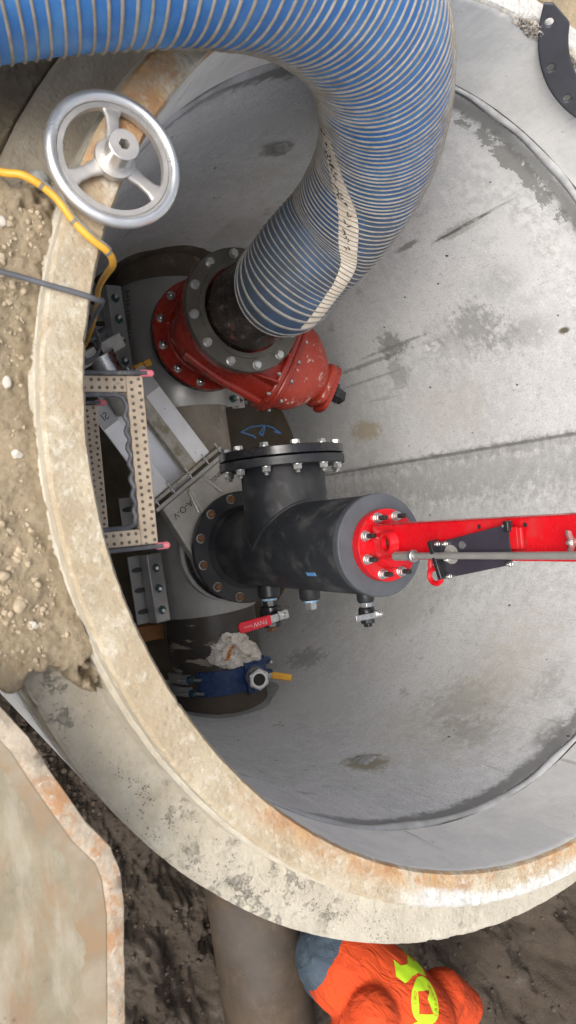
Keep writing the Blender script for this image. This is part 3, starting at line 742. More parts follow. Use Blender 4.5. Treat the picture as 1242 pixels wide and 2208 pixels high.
def wall_patch(name, mat, a0, z0, outline, lift, parent, rings=6, bulge=0.0, seed=0):
    """a patch that follows the round wall; outline(theta) gives its radius in inches"""
    rs = np.random.default_rng(seed); mb = MB(); N = 40
    mb.v.append((0, 0, 0)); pts = [(0.0, 0.0)]
    for k in range(1, rings + 1):
        for i in range(N):
            th = 2 * math.pi * i / N; q = outline(th) * k / rings; pts.append((q * math.cos(th), q * math.sin(th)))
    mb.v = []
    for idx, (a, b) in enumerate(pts):
        k = 0 if idx == 0 else (idx - 1) // N + 1
        e = lift + bulge * (1 - (k / rings) ** 2) + (rs.random() - 0.5) * 0.10
        if k == rings: e = -0.1
        t = a0 + a / R; rr_ = R - e
        mb.v.append((rr_ * math.cos(t), rr_ * math.sin(t), z0 + b))
    for i in range(N): mb.f.append((0, 1 + i, 1 + (i + 1) % N))
    for k in range(1, rings):
        for i in range(N):
            a = 1 + (k - 1) * N + i; b = 1 + (k - 1) * N + (i + 1) % N; mb.f.append((a, a + N, b + N, b))
    return mb.build(name, mat, parent, smooth=60)
wall_patch('lifting_hole_plug', 'grey_grout', 0.040, -34.6, lambda t: 1.55 + 0.35 * math.sin(3 * t + 1) + 0.2 * math.sin(7 * t), 0.10, manhole, bulge=0.35, seed=1)
wall_patch('lifting_hole_plug', 'grey_grout', -3.046, -32.2, lambda t: 1.5 + 0.3 * math.sin(2 * t) + 0.2 * math.sin(5 * t), 0.10, manhole, bulge=0.35, seed=2)
# grout where the main goes through the wall
PZ = -80.0
def py(x): return -1.6 + 0.057 * x
wall_patch('pipe_grout', 'grout', math.pi + 0.095, -80.5, lambda t: 13.2 + 0.5 * math.sin(3 * t) + 0.4 * math.sin(8 * t + 1), 0.12, manhole, rings=10, seed=3).location = (0, 0, 0)
wall_patch('pipe_grout', 'grey_grout', 0.02, -80.3, lambda t: 11.6 + 0.5 * math.sin(3 * t + 2) + 0.3 * math.sin(7 * t), 0.10, manhole, rings=10, seed=4)

fl = MB(); N = 90
for i in range(-N // 2, N // 2):
    pass
gx = np.linspace(-43, 43, 110); X, Y = np.meshgrid(gx, gx, indexing='ij')
Z = -110 + 0.8 * fbm(X * 0.2, Y * 0.2, 4, 12)
fl.v = [tuple(v) for v in np.stack([X, Y, Z], -1).reshape(-1, 3)]
fl.f = [(i * 110 + j, (i + 1) * 110 + j, (i + 1) * 110 + j + 1, i * 110 + j + 1) for i in range(109) for j in range(109)]
o = fl.build('floor', 'floor', None); o['kind'] = 'structure'
def floor_z(x, y): return -110 + 0.8 * float(fbm(np.array([x * 0.2]), np.array([y * 0.2]), 4, 12)[0])
gr = MB()
for st_ in ([(-14.0, 25.3), (-15.2, 28.0), (-15.5, 31.9), (-13.5, 30.2), (-12.9, 31.0), (-15.4, 32.1)], [(-14.0, 25.3), (-12.9, 28.6), (-12.3, 29.1)], [(-15.4, 32.4), (-14.8, 34.3), (-13.3, 36.4), (-13.9, 34.5)]):
    pp = []
    for a, b in zip(st_, st_[1:]):
        for k in range(6):
            t = k / 6; x = a[0] + (b[0] - a[0]) * t; y = a[1] + (b[1] - a[1]) * t; pp.append((x, y, floor_z(x, y) + 0.12))
    x, y = st_[-1]; pp.append((x, y, floor_z(x, y) + 0.12))
    gr.tube(pp, 0.19, 6)
tag(gr.build('paint_mark', 'marker_blue'), 'blue spray-paint squiggle on the brown floor behind the red valve', 'paint mark')

# ------------------------------------------------------------------ the main
pipe = thing('water_main', 'large brown coated water main running through the manhole wall', 'pipe', (0, 0, PZ - 8.7))
def pp(x): return V((x, py(x), PZ))
MB().cyl(pp(-60), pp(-30), 8.6, seg=96).build('pipe_section', 'grout', pipe)
MB().cyl(pp(-30), pp(2), 8.62, seg=96).build('pipe_section', 'mortar_pipe', pipe)
MB().cyl(pp(2), pp(34.0), 8.66, seg=96).build('pipe_section', 'peel', pipe)
MB().cyl(pp(34.0), pp(160), 8.7, seg=96).build('pipe_section', 'pipe', pipe)
tag(MB().box((27.6, -9.6, -90.4), (3.0, 6, 3.2)).build('wood_block', 'wood', bevel=0.15), 'orange-brown timber block wedged under the main beside the black pipe', 'wood block')

# ------------------------------------------------------------------ lettering
def text_mesh(txt, size, parent, mat, o_, ax, ay, name='lettering', lift=0.03, thick=0.02, bend=None, spacing=1.0):
    """flat letters centred on o_, reading along ax with their tops towards ay"""
    cu = bpy.data.curves.new('txt', 'FONT'); cu.body = txt; cu.size = size; cu.align_x = 'CENTER'; cu.align_y = 'CENTER'; cu.space_character = spacing
    ob = bpy.data.objects.new('txt', cu); col_main.objects.link(ob)
    dg = bpy.context.evaluated_depsgraph_get(); me = ob.evaluated_get(dg).to_mesh()
    vs = [v.co.copy() for v in me.vertices]; fs = [tuple(p.vertices) for p in me.polygons]
    ob.to_mesh_clear(); bpy.data.objects.remove(ob); bpy.data.curves.remove(cu)
    ax, ay = V(ax).normalized(), V(ay).normalized(); an = ax.cross(ay)
    mb = MB()
    P = [V(o_) + ax * v.x + ay * v.y + an * lift for v in vs]
    if bend: P = [bend(p) for p in P]
    mb.v = [tuple(p) for p in P]; mb.f = fs
    return mb.build(name, mat, parent, smooth=0)

# ------------------------------------------------------------------ tapping sleeves
def sleeve(x0, x1, xc, zneck, label, bolts_l, bolts_r, seg_gap=None):
    t = thing('tapping_sleeve', label, 'pipe sleeve', (xc, py(xc), PZ - 9), 'stainless tapping sleeves on the main')
    p0, p1 = pp(x0), pp(x1); ax = (p1 - p0).normalized(); L = (p1 - p0).length
    side = V((-ax.y, ax.x, 0))            # towards +Y
    mb = MB(); mb.lathe(p0, ax, [(0, 8.75), (0.0, 9.02), (0.12, 9.08), (L - 0.12, 9.08), (L, 9.02), (L, 8.75)], 110, close=True)
    mb.build('shell', 'sleeve', t)
    # reinforcing saddle round the outlet
    c = pp(xc); mb = MB()
    n = 36
    for k in range(0, 5):
        for i in range(n):
            a = 2 * math.pi * i / n; q = 6.6 + k * 0.75 if k < 4 else 9.6
            lx, ly = q * math.cos(a), q * math.sin(a); ly = max(-8.6, min(8.6, ly))
            h = math.sqrt(max(9.14 ** 2 - ly * ly, 0.3)) + (0.10 if k < 4 else -0.05) + (0.9 if k == 0 else 0.25 if k == 1 else 0)
            mb.v.append(tuple(c + ax * lx + side * ly + V((0, 0, h))))
    mb.f = [(k * n + i, k * n + (i + 1) % n, (k + 1) * n + (i + 1) % n, (k + 1) * n + i) for k in range(4) for i in range(n)]
    mb.build('saddle', 'sleeve', t, smooth=50)
    MB().lathe(c + V((0, 0, 5)), (0, 0, 1), [(0, 6.5), (zneck - PZ - 5, 6.5), (zneck - PZ - 5, 6.1), (0, 6.1)], 64, close=True).build('neck', 'sleeve', t)
    # lug bars with stud bolts: near side (towards the camera) and far side
    for sgn, bl in ((-1, bolts_l), (1, bolts_r)):
        segs = seg_gap if (seg_gap and sgn < 0) else [(x0 + 0.4, x1 - 0.3)]
        for (a, b) in segs:
            m_ = pp((a + b) / 2) + side * sgn * 10.9 + V((0, 0, 4.4 if sgn < 0 else 1.0))
            rot = Matrix((ax, side, V((0, 0, 1)))).transposed() @ Matrix.Rotation(math.radians(12 * sgn), 3, 'X')
            MB().box(m_, (b - a, 3.0, 0.42), rot).build('lug_bar', 'sleeve', t, bevel=0.16)
            MB().box(m_ + side * sgn * 1.45 - V((0, 0, 1.1)), (b - a, 0.35, 2.4), rot).build('lug_web', 'sleeve', t, bevel=0.1)
            MB().box(m_ - side * sgn * (-2.7) - V((0, 0, 3.0)), (b - a, 2.6, 0.4), rot).build('lower_lug_bar', 'sleeve', t, bevel=0.12)
        for x in bl:
            b_ = pp(x) + side * sgn * 10.95 + V((0, 0, 4.6 if sgn < 0 else 1.2))
            place('lug_bolt', P_teal, t, b_, V((0, 0.12 * sgn, 1)))
            q = pp(x) + side * sgn * 13.4 + V((0, 0, 1.75 if sgn < 0 else -1.6))
            MB().prism([(0.45 * math.cos(k_ * 0.449), 1.15 * math.sin(k_ * 0.449)) for k_ in range(14)], q, ax, side, UP, 0.12).build('lug_slot', 'dark_thread', t)
    return t, ax, side
sl1, ax1, sd1 = sleeve(-37.4, -14.2, -24.8, -64.6, 'stainless tapping sleeve with printed size, under the red gate valve', [-34.6, -30.9, -27.2, -23.4, -19.5], [-34, -29, -24, -16.0])
sl2, ax2, sd2 = sleeve(0.2, 23.6, 11.7, -67.6, 'stainless tapping sleeve under the knife gate and black tee', [2.6, 6.4, 13.6, 17.3, 21.2], [3, 8, 13, 20], seg_gap=[(0.4, 8.2), (11.0, 23.4)])
MB().ring((-24.8, -3.15, -64.6), (0, 0, 1), 6.2, 9.5, 1.2, 72).build('outlet_flange', 'gloss_black', sl1)
MB().ring((11.7, -0.9, -67.6), (0, 0, 1), 6.2, 9.5, 1.3, 72).build('outlet_flange', 'sleeve', sl2)
def wrap1(p):
    c = pp(p.x); d = V((0, p.y - c.y, 0)); a = d.y / 9.2
    return V((p.x, c.y + 9.12 * math.sin(a), c.z + 9.12 * math.cos(a)))
text_mesh('E432-1500X12', 1.35, sl1, 'ink', (-31.6, -14.4, 0), (1, -0.08, 0), (0.08, 1, 0), bend=wrap1, name='size_print', spacing=1.05)
text_mesh('1541-2001', 1.2, sl1, 'ink', (-32.6, -15.9, 0), (1, -0.08, 0), (0.08, 1, 0), bend=wrap1, name='size_print', spacing=1.05)

# ------------------------------------------------------------------ red gate valve
VX, VY = -24.8, -3.3
gv = thing('gate_valve', 'red epoxy gate valve with bolted bonnet and black square nut', 'gate valve', (VX, VY, -63.4))
Z0, Z1 = -63.4, -49.4
lf = MB().ring((VX, VY, Z0), (0, 0, 1), 6.0, 9.5, 1.15, 72, 0.1).build('lower_flange', 'red_valve', gv)
MB().ring((VX, VY, Z1 - 1.15), (0, 0, 1), 6.0, 9.5, 1.15, 72, 0.1).build('upper_flange', 'red_valve', gv)
body = MB()
body.lathe((VX, VY, Z0), (0, 0, 1), [(0.9, 7.6), (1.3, 7.0), (2.4, 6.7), (7, 7.1), (11.6, 6.9), (12.6, 7.3), (13.2, 8.2)], 64)
body.build('waist', 'red_valve', gv)
bd = V((11.7, 21.3, 0)).normalized(); bs = V((-bd.y, bd.x, 0)); vc = V((VX, VY, -56.6))
def obround(o_, axis, s1, s2, hw, hz, k=40, p=2.6):
    """rounded section about o_: half width hw along s1, half height hz along s2"""
    out = []
    for i in range(k):
        a = 2 * math.pi * i / k; c, s_ = math.cos(a), math.sin(a)
        out.append(V(o_) + V(s1) * hw * math.copysign(abs(c) ** (2 / p), c) + V(s2) * hz * math.copysign(abs(s_) ** (2 / p), s_))
    return out
def loft(sections, k):
    mb = MB(); n = len(sections)
    for s_ in sections: mb.v += [tuple(p) for p in s_]
    mb.f = [(i * k + j, i * k + (j + 1) % k, (i + 1) * k + (j + 1) % k, (i + 1) * k + j) for i in range(n - 1) for j in range(k)]
    mb.f += [tuple(range(k))[::-1], tuple((n - 1) * k + j for j in range(k))]
    return mb
UP = V((0, 0, 1))
secs = [obround(vc + bd * d, bd, bs, UP, hw, hz) for d, hw, hz in ((-7.2, 4.5, 2.5), (-6.4, 6.2, 3.8), (-3, 8.2, 4.6), (2, 8.9, 4.9), (7, 8.7, 4.7), (10.6, 8.4, 4.5))]
loft(secs, 40).build('body', 'red_valve', gv, smooth=50)
for d0, w_, hh, t_, nm in ((10.6, 9.3, 5.6, 1.0, 'body_flange'), (11.65, 9.3, 5.6, 1.0, 'bonnet_flange')):
    secs = [obround(vc + bd * d, bd, bs, UP, w_ - e, hh - e) for d, e in ((d0, 0.12), (d0 + 0.12, 0), (d0 + t_ - 0.12, 0), (d0 + t_, 0.12))]
    loft(secs, 40).build(nm, 'red_valve', gv, smooth=50)
secs = [obround(vc + bd * d, bd, bs, UP, hw, hz, p=2.3) for d, hw, hz in ((12.6, 8.2, 4.7), (13.6, 8.1, 4.7), (15.6, 7.5, 4.6), (17.4, 6.2, 4.2), (18.8, 4.7, 3.6), (19.7, 3.6, 3.2), (20.2, 3.3, 3.0))]
bo = loft(secs, 40).build('bonnet', 'red_worn', gv, smooth=60)
# ribs and gussets
for a in (-6.6, -1.5, 4.5):
    MB().prism([(0, 0), (5.5, 0), (5.5, 2.6), (4.6, 2.6)], vc + bd * 5.1 + bs * a + UP * 3.6, bd, UP, bs, 0.5).build('gusset', 'red_valve', gv, bevel=0.12)
MB().tube([vc - bd * 4 - bs * 8.0 + UP * 1, vc + bd * 3 - bs * 9.0 + UP * 1.4, vc + bd * 10.4 - bs * 8.8 + UP * 1.2], 0.75, 12).build('body_rib', 'red_valve', gv)
for i, (a, b) in enumerate(((-8.0, 3.9), (-4.6, 5.0), (-1.0, 5.05), (2.8, 5.0), (6.2, 4.5), (8.6, 1.6), (-9.0, 0.4), (-8.0, -3.9), (-3, -5.0), (3, -5.0), (8, -3.9))):
    place('bonnet_bolt', P_redbolt, gv, vc + bd * 12.66 + bs * a + UP * b, bd)
    place('bonnet_bolt', P_redbolt, gv, vc + bd * 10.58 + bs * a + UP * b, -bd)
# stuffing box, packing plate, operating nut
loft([obround(vc + bd * d, bd, bs, UP, w_, h_, p=4) for d, w_, h_ in ((19.9, 3.6, 3.1), (20.1, 3.8, 3.3), (21.1, 3.8, 3.3), (21.3, 3.6, 3.1))], 40).build('stuffing_box', 'red_worn', gv, smooth=50)
loft([obround(vc + bd * d, bd, bs, UP, w_, h_, p=3.2) for d, w_, h_ in ((21.45, 4.2, 2.4), (21.55, 4.4, 2.6), (22.3, 4.4, 2.6), (22.4, 4.2, 2.4))], 40).build('packing_plate', 'red_valve', gv, smooth=50)
for a in (-3.2, 3.2): place('packing_bolt', P_redbolt, gv, vc + bd * 22.4 + bs * a, bd)
MB().cyl(vc + bd * 22.2, vc + bd * 23.2, 1.5, 1.3, 20).build('stem', 'dark_thread', gv)
k0 = vc + bd * 23.0
mb = MB(); mb.lathe(k0, bd, [(0, 1.9), (0.5, 1.95), (0.55, 1.45), (2.4, 1.25), (2.5, 1.1)], 4, ph=0.5); mb.build('operating_nut', 'gloss_black', gv, bevel=0.12)
for k in range(12):
    a = 2 * math.pi * (k + 0.5) / 12
    d = V((math.cos(a), math.sin(a), 0)) * 8.5
    place('flange_bolt', P_grey_hex, lf, V((VX, VY, Z0 + 1.15)) + d)
text_mesh('12', 1.2, gv, 'red_valve', vc + bd * 7.8 - bs * 5 + UP * 4.72, -bs, bd, name='cast_size', lift=0.02)

# flanged steel spool on top of the valve
sp = thing('flanged_spool', 'short rusty black steel pipe spool with bolted ring flange inside the hose end', 'pipe spool', (VX, VY, Z1))
sf = MB().ring((VX, VY, Z1 + 0.02), (0, 0, 1), 6.95, 9.55, 1.25, 80, 0.1).build('flange', 'flange_steel', sp)
MB().ring((VX, VY, Z1 + 1.27), (0, 0, 1), 6.7, 7.5, 0.22, 80, 0.08).build('raised_lip', 'flange_steel', sp)
MB().lathe((VX, VY, Z1 + 0.3), (0, 0, 1), [(0, 6.35), (14.2, 6.35), (14.2, 5.95), (0, 5.95)], 80, close=True).build('pipe_stub', 'oily_steel', sp)
for k in range(12):
    a = 2 * math.pi * (k + 0.25) / 12
    place('flange_bolt', P_hexbolt, sf, V((VX, VY, Z1 + 1.27)) + V((math.cos(a), math.sin(a), 0)) * 8.55, (0, 0, 1), k * 0.7)

# ------------------------------------------------------------------ blue hose
HP = [(-24.8, -3.3, -40.0), (-24.8, -3.3, -37.0), (-24.6, -3.6, -34.4), (-27.0, -2.3, -30.5), (-29.6, -.3, -26.0), (-31.6, -0.3, -21.0), (-33.4, -1.5, -15.8), (-34.6, -4.6, -10.0), (-35.1, -9.3, -4.0), (-35.4, -14.2, 0.5), (-35.1, -20.6, 4.2), (-34.3, -26.8, 6.5), (-32.9, -33.4, 7.5), (-31.7, -39.4, 7.0), (-30.6, -44.9, 5.8), (-29.0, -51.3, 4.4), (-27, -60, 3.6), (-25, -76, 3.4)]
def catmull(P, per=24):
    P = [V(p) for p in P]; P = [2 * P[0] - P[1]] + P + [2 * P[-1] - P[-2]]; out = []
    for i in range(1, len(P) - 2):
        a, b, c, d = P[i - 1:i + 3]
        for k in range(per):
            t = k / per
            out.append(0.5 * ((2 * b) + (c - a) * t + (2 * a - 5 * b + 4 * c - d) * t * t + (3 * b - a - 3 * c + d) * t ** 3))
    out.append(P[-2]); return out
def resample(C, step):
    L = [0]
    for a, b in zip(C, C[1:]): L.append(L[-1] + (b - a).length)
    n = int(L[-1] / step); out = []; j = 0
    for k in range(n + 1):
        s_ = k * step
        while j < len(L) - 2 and L[j + 1] < s_: j += 1
        t = (s_ - L[j]) / max(L[j + 1] - L[j], 1e-6); out.append(C[j].lerp(C[j + 1], min(t, 1)))
    return out
STEP = 0.12
hc = resample(catmull(HP), STEP)
# smooth the centre line
arr = np.array([tuple(p) for p in hc])
for _ in range(60):
    arr[1:-1] = arr[1:-1] * 0.5 + (arr[:-2] + arr[2:]) * 0.25
hc = [V(p) for p in arr]
nH = len(hc)
HT = [(hc[min(i + 1, nH - 1)] - hc[max(i - 1, 0)]).normalized() for i in range(nH)]
HU = []; u = V((0, 1, 0))
for i in range(nH):
    u = (u - HT[i] * u.dot(HT[i])).normalized(); HU.append(u)
HW = [HT[i].cross(HU[i]) for i in range(nH)]
HR = 6.85
def hpt(i, a, r):
    i = max(0, min(nH - 1, i)); k = int(i); f = i - k; k2 = min(k + 1, nH - 1)
    c = hc[k].lerp(hc[k2], f); U = HU[k].lerp(HU[k2], f); W = HW[k].lerp(HW[k2], f)
    return c + (U * math.cos(a) + W * math.sin(a)) * r
hose = thing('suction_hose', 'thick ribbed blue hose arching from the red valve over the rim', 'hose', tuple(hc[0]))
mb = MB(); seg = 72; st_ = 3; ids = list(range(28, nH, st_))
for i in ids:
    for k in range(seg): mb.v.append(tuple(hpt(i, 2 * math.pi * k / seg, HR)))
n = len(ids)
mb.f = [(i * seg + k, i * seg + (k + 1) % seg, (i + 1) * seg + (k + 1) % seg, (i + 1) * seg + k) for i in range(n - 1) for k in range(seg)]
k0_ = len(mb.v)
for k in range(seg): mb.v.append(tuple(hpt(28, 2 * math.pi * k / seg, 6.4)))
mb.f += [(k, k0_ + k, k0_ + (k + 1) % seg, (k + 1) % seg) for k in range(seg)]
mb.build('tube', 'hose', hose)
# helical rib
# the windings are squeezed together near the valve and stretched out over the rim
def pitch_at(s_): return 0.62 + 0.25 * min(max((s_ - 8) / 22, 0), 1) + 0.05 * min(max((s_ - 46) / 12, 0), 1)
mb = MB(); q = 72; turns = []; s_ = 3.55; j = 0
while s_ < (nH - 12) * STEP:
    turns.append((2 * math.pi * j / q, s_)); s_ += pitch_at(s_) / q * (1 + 0.10 * math.sin(j / q * 0.9) + 0.06 * math.sin(j / q * 2.3)); j += 1
for a, s_ in turns:
    k_ = 0.55 + 0.6 * (pitch_at(s_) - 0.3); wv2 = 0.02 * math.sin(a * 2 + s_ * 1.7)
    for dx, dr in ((-0.115, -0.04), (-0.075, 0.11), (0.0, 0.15), (0.075, 0.11), (0.115, -0.04)): mb.v.append(tuple(hpt((s_ + dx * k_ * 1.15) / STEP, a, HR + dr * k_ * 1.1 + wv2)))
n = 5; N = len(turns)
mb.f = [(j * n + k, j * n + k + 1, (j + 1) * n + k + 1, (j + 1) * n + k) for j in range(N - 1) for k in range(n - 1)]
mb.build('rib', 'rib', hose, smooth=60)
# label stripe: angle found from where the camera side of the photo shows it
def cam_px(p):
    d = V(p) - V((6.504, -56.064, 51.437)); return (621 + 1594 * d.dot(right) / d.dot(_f), 1104 + 1594 * d.dot(down) / d.dot(_f))
stripe_tab = [(5.5, -1.30), (7.9, -1.36), (11.3, -1.43), (13.7, -1.60), (18.2, -1.92), (21.8, -2.13), (26.2, -2.41), (30.5, -2.69), (34.6, -2.90), (38.4, -3.07), (46, -3.35), (70, -3.5)]
def ang_at(s_):
    t = stripe_tab
    if s_ <= t[0][0]: return t[0][1]
    for (a, b), (c, d) in zip(t, t[1:]):
        if s_ <= c: return b + (d - b) * (s_ - a) / (c - a)
    return t[-1][1]
s0, s1 = stripe_tab[0][0], stripe_tab[-1][0]
mb = MB(); ns = int((s1 - s0) / 0.2)
for i in range(ns + 1):
    s_ = s0 + (s1 - s0) * i / ns
    for k in range(7):
        a = ang_at(s_) + (k - 3) / 3 * 1.5 / HR; mb.v.append(tuple(hpt(s_ / STEP, a, HR + (0.05 if 0 < k < 6 else -0.03))))
mb.f = [(i * 7 + k, i * 7 + k + 1, (i + 1) * 7 + k + 1, (i + 1) * 7 + k) for i in range(ns) for k in range(6)]
mb.build('label_stripe', 'hose_stripe', hose)
# stripe also coats the rib crests
wr = MB()
for a, s_ in turns:
    a = a % (2 * math.pi)
    if not (s0 + 13 < s_ < s0 + 32): continue
    d = (a - ang_at(s_) + math.pi) % (2 * math.pi) - math.pi
    if abs(d) < 0.05 and (int(s_ * 1.7) % 3):
        c0 = s_; rr_ = HR + 0.26
        for t0 in np.arange(0, 1, 0.5):
            b0 = ang_at(s_) + (random.random() - 0.5) * 0.16; b1 = b0 + (random.random() - 0.5) * 0.16
            wr.tube([hpt((c0 + t0 * 0.5 - 0.2) / STEP, b0, rr_), hpt((c0 + t0 * 0.5 + 0.05) / STEP, (b0 + b1) / 2 + 0.03, rr_), hpt((c0 + t0 * 0.5 + 0.3) / STEP, b1, rr_)], 0.05, 5)
if wr.v: wr.build('stripe_scribble', 'ink', hose)['kind'] = 'stuff'

# ------------------------------------------------------------------ knife gate valve under the tee
TX, TY = 11.7, -0.5
kg = thing('knife_gate_valve', 'stainless knife gate valve with long bright blade under the black tee', 'knife gate valve', (TX, TY, -66.2))
MB().ring((TX, TY, -66.25), (0, 0, 1), 6.1, 8.6, 4.1, 72, 0.15).build('body_ring', 'cast_steel', kg)
MB().ring((TX, TY, -66.28), (0, 0, 1), 6.1, 9.3, 0.8, 72, 0.1).build('rear_flange', 'gloss_black', kg)
kd = V((-24.7, -16.7, 0)).normalized(); ks = V((kd.y, -kd.x, 0))   # ks: across, towards the far right
if ks.y < 0: ks = -ks
kc = V((TX, TY, -64.2))
def kp(a, b, z): return kc + kd * a + ks * b + UP * z
MB().prism([(0, -8.3), (13.9, -6.9), (13.9, 7.6), (0, 8.3)], kc - UP * 1.25, kd, ks, UP, 2.5).build('chest', 'cast_steel', kg, bevel=0.3)
MB().prism([(6, -2.8), (13.8, -1.2), (13.8, 2.2), (6, 3.0)], kc + UP * 1.2, kd, ks, UP, 0.45).build('chest_rib', 'cast_steel', kg, bevel=0.2)
for b in (-3.4, 4.3): MB().tube([kp(13.6, b * 0.45, 1.7), kp(9.6, b * 0.72, 1.7)], 0.3, 8).build('web', 'cast_steel', kg)
MB().box(kp(14.3, 0.3, 0.1), (0.65, 16.6, 3.0), Matrix((kd, ks, UP)).transposed()).build('gland_flange', 'cast_steel', kg, bevel=0.1)
MB().box(kp(15.5, 0.3, 0.3), (0.6, 15.4, 2.2), Matrix((kd, ks, UP)).transposed()).build('packing_follower', 'mottled', kg, bevel=0.1)
for b in (-7.0, -3.6, 0.4, 4.3, 7.4):
    place('gland_stud', multi([(stud(0.17, -0.3, 2.2), 'zinc'), (hexnut(0.36, 0.3, 0.9), 'zinc')], 'gland_stud') if b == -7.0 else GS, kg, kp(14.5, b, 1.35), kd)
    if b == -7.0: GS = type('D', (), {})(); GS.data = [o for o in kg.children if o.name.startswith('gland_stud')][0].data; GS.modifiers = []; GS.users_scene = False
# blade and its yoke bars
def kbar(poly, z, h, nm, mt, bev=0.12): return MB().prism(poly, kc + UP * z, kd, ks, UP, h).build(nm, mt, kg, bevel=bev)
kbar([(14.6, -3.5), (34.5, -3.5), (34.5, 1.2), (14.6, 1.2)], -0.6, 0.4, 'blade', 'polish', 0.04)
kbar([(15.9, -6.6), (32.4, -6.3), (33.0, -5.7), (33.0, -3.2), (15.9, -3.2)], 0.1, 0.35, 'yoke_plate', 'bright_plate', 0.08)
kbar([(29.3, -6.2), (32.4, -6.25), (32.95, -5.7), (32.95, -3.25), (29.3, -3.25)], 0.46, 0.06, 'unbrushed_end', 'sleeve', 0.02)
kbar([(15.9, 0.4), (32.8, 0.4), (32.8, 2.6), (15.9, 2.6)], 0.35, 0.9, 'yoke_rib', 'mottled')
kbar([(15.9, 2.6), (33.2, 2.6), (34.0, 3.2), (34.0, 5.2), (33.5, 5.9), (15.9, 6.1)], 0.1, 0.35, 'yoke_plate', 'bright_plate', 0.08)
kbar([(29.6, 2.7), (33.1, 2.7), (33.9, 3.3), (33.9, 5.1), (33.4, 5.8), (29.6, 5.8)], 0.46, 0.06, 'unbrushed_end', 'sleeve', 0.02)
text_mesh('SI', 1.7, kg, 'dark_thread', kp(30.9, -4.8, 0.56), -ks, kd, name='stamped_letters')
text_mesh('BINSO', 1.15, kg, 'dark_thread', kp(12.1, 3.9, 1.28), -ks, -kd, name='cast_letters')
text_mesh('A-O-V', 1.5, kg, 'dark_thread', kp(11.6, -4.2, 1.28), -ks, -kd, name='cast_letters')

# ------------------------------------------------------------------ black tee
tee = thing('black_tee', 'large black epoxy coated tee with blind flange and grey top plate', 'pipe tee', (TX, TY, -62.1))
tf = MB().ring((TX, TY, -62.1), (0, 0, 1), 6.0, 9.5, 1.25, 80, 0.08).build('base_flange', 'black_epoxy', tee)
MB().lathe((TX, TY, -61), (0, 0, 1), [(0, 7.0), (0.15, 7.05), (0.6, 6.75), (1.1, 6.45), (1.2, 6.37), (36.5, 6.37), (36.6, 6.3)], 96).build('riser', 'black_epoxy', tee)
BZ = -46.2
BX = -0.2
MB().lathe((TX - 2, TY, BZ), (-1, 0, 0), [(0, 6.37), (TX - 2 - BX - 0.2, 6.37), (TX - 2 - BX, 6.3)], 96).build('branch', 'black_epoxy', tee)
# weld bead along the saddle line
wb = []
for k in range(97):
    a = 2 * math.pi * k / 96; y = 6.37 * math.cos(a); z = 6.37 * math.sin(a); x = -math.sqrt(max(6.37 ** 2 - y * y, 0))
    wb.append((TX + x - 0.05, TY + y, BZ + z))
MB().tube(wb, 0.30, 8, cap=False).build('weld_bead', 'black_epoxy', tee)
bf = MB().ring((BX, TY, BZ), (-1, 0, 0), 6.0, 9.5, 1.25, 80, 0.08).build('branch_flange', 'black_epoxy', tee)
bl_ = MB().lathe((BX - 1.45, TY, BZ), (-1, 0, 0), [(0, 9.3), (0.08, 9.45), (1.2, 9.45), (1.3, 9.3)], 80).build('blind_flange', 'gloss_black', tee)
for k in range(12):
    a = 2 * math.pi * (k + 0.5) / 12
    d = V((0, math.cos(a), math.sin(a))) * 8.5
    c = V((BX, TY, BZ)) + d
    place('nut', P_nutstud, bf, c, (1, 0, 0), k)
    place('bolt_head', P_hexbolt, bl_, c - V((2.78, 0, 0)), (-1, 0, 0), k * 0.5)
for k in range(12):
    a = 2 * math.pi * (k + 0.5) / 12
    place('flange_stud', P_rust, tf, V((TX, TY, -60.85)) + V((math.cos(a), math.sin(a), 0)) * 8.5, (0, 0, 1), k)
MB().lathe((TX, TY, -24.4), (0, 0, 1), [(0, 6.45), (0.1, 6.5), (1.2, 6.5), (1.35, 6.38), (1.35, 0.01)], 96).build('top_plate', 'grey_plate', tee)
# outlet bosses on the side
for z, r_, l_ in ((-54.4, 1.75, 2.0), (-41.6, 1.55, 1.6), (-27.6, 1.15, 1.1)):
    MB().lathe((TX + 5.8, TY, z), (1, 0, 0), [(0, r_), (l_ + 0.2, r_), (l_ + 0.55, r_ * 0.85)], 32).build('outlet_boss', 'black_epoxy', tee)
MB().lathe((TX + 7.9, TY, -41.6), (1, 0, 0), [(0, 1.05), (0.35, 1.05)], 24).build('thread_tape', 'ptfe', tee)
MB().lathe((TX + 8.25, TY, -41.6), (1, 0, 0), [(0, 0.95), (1.0, 0.95), (1.1, 0.8)], 6).build('plug', 'zinc', tee)
MB().box((TX + 3.2, TY - 5.6, -31.4), (0.5, 0.08, 2.2), Matrix.Rotation(0.5, 3, 'Z')).build('paint_tick', 'marker_blue', tee)

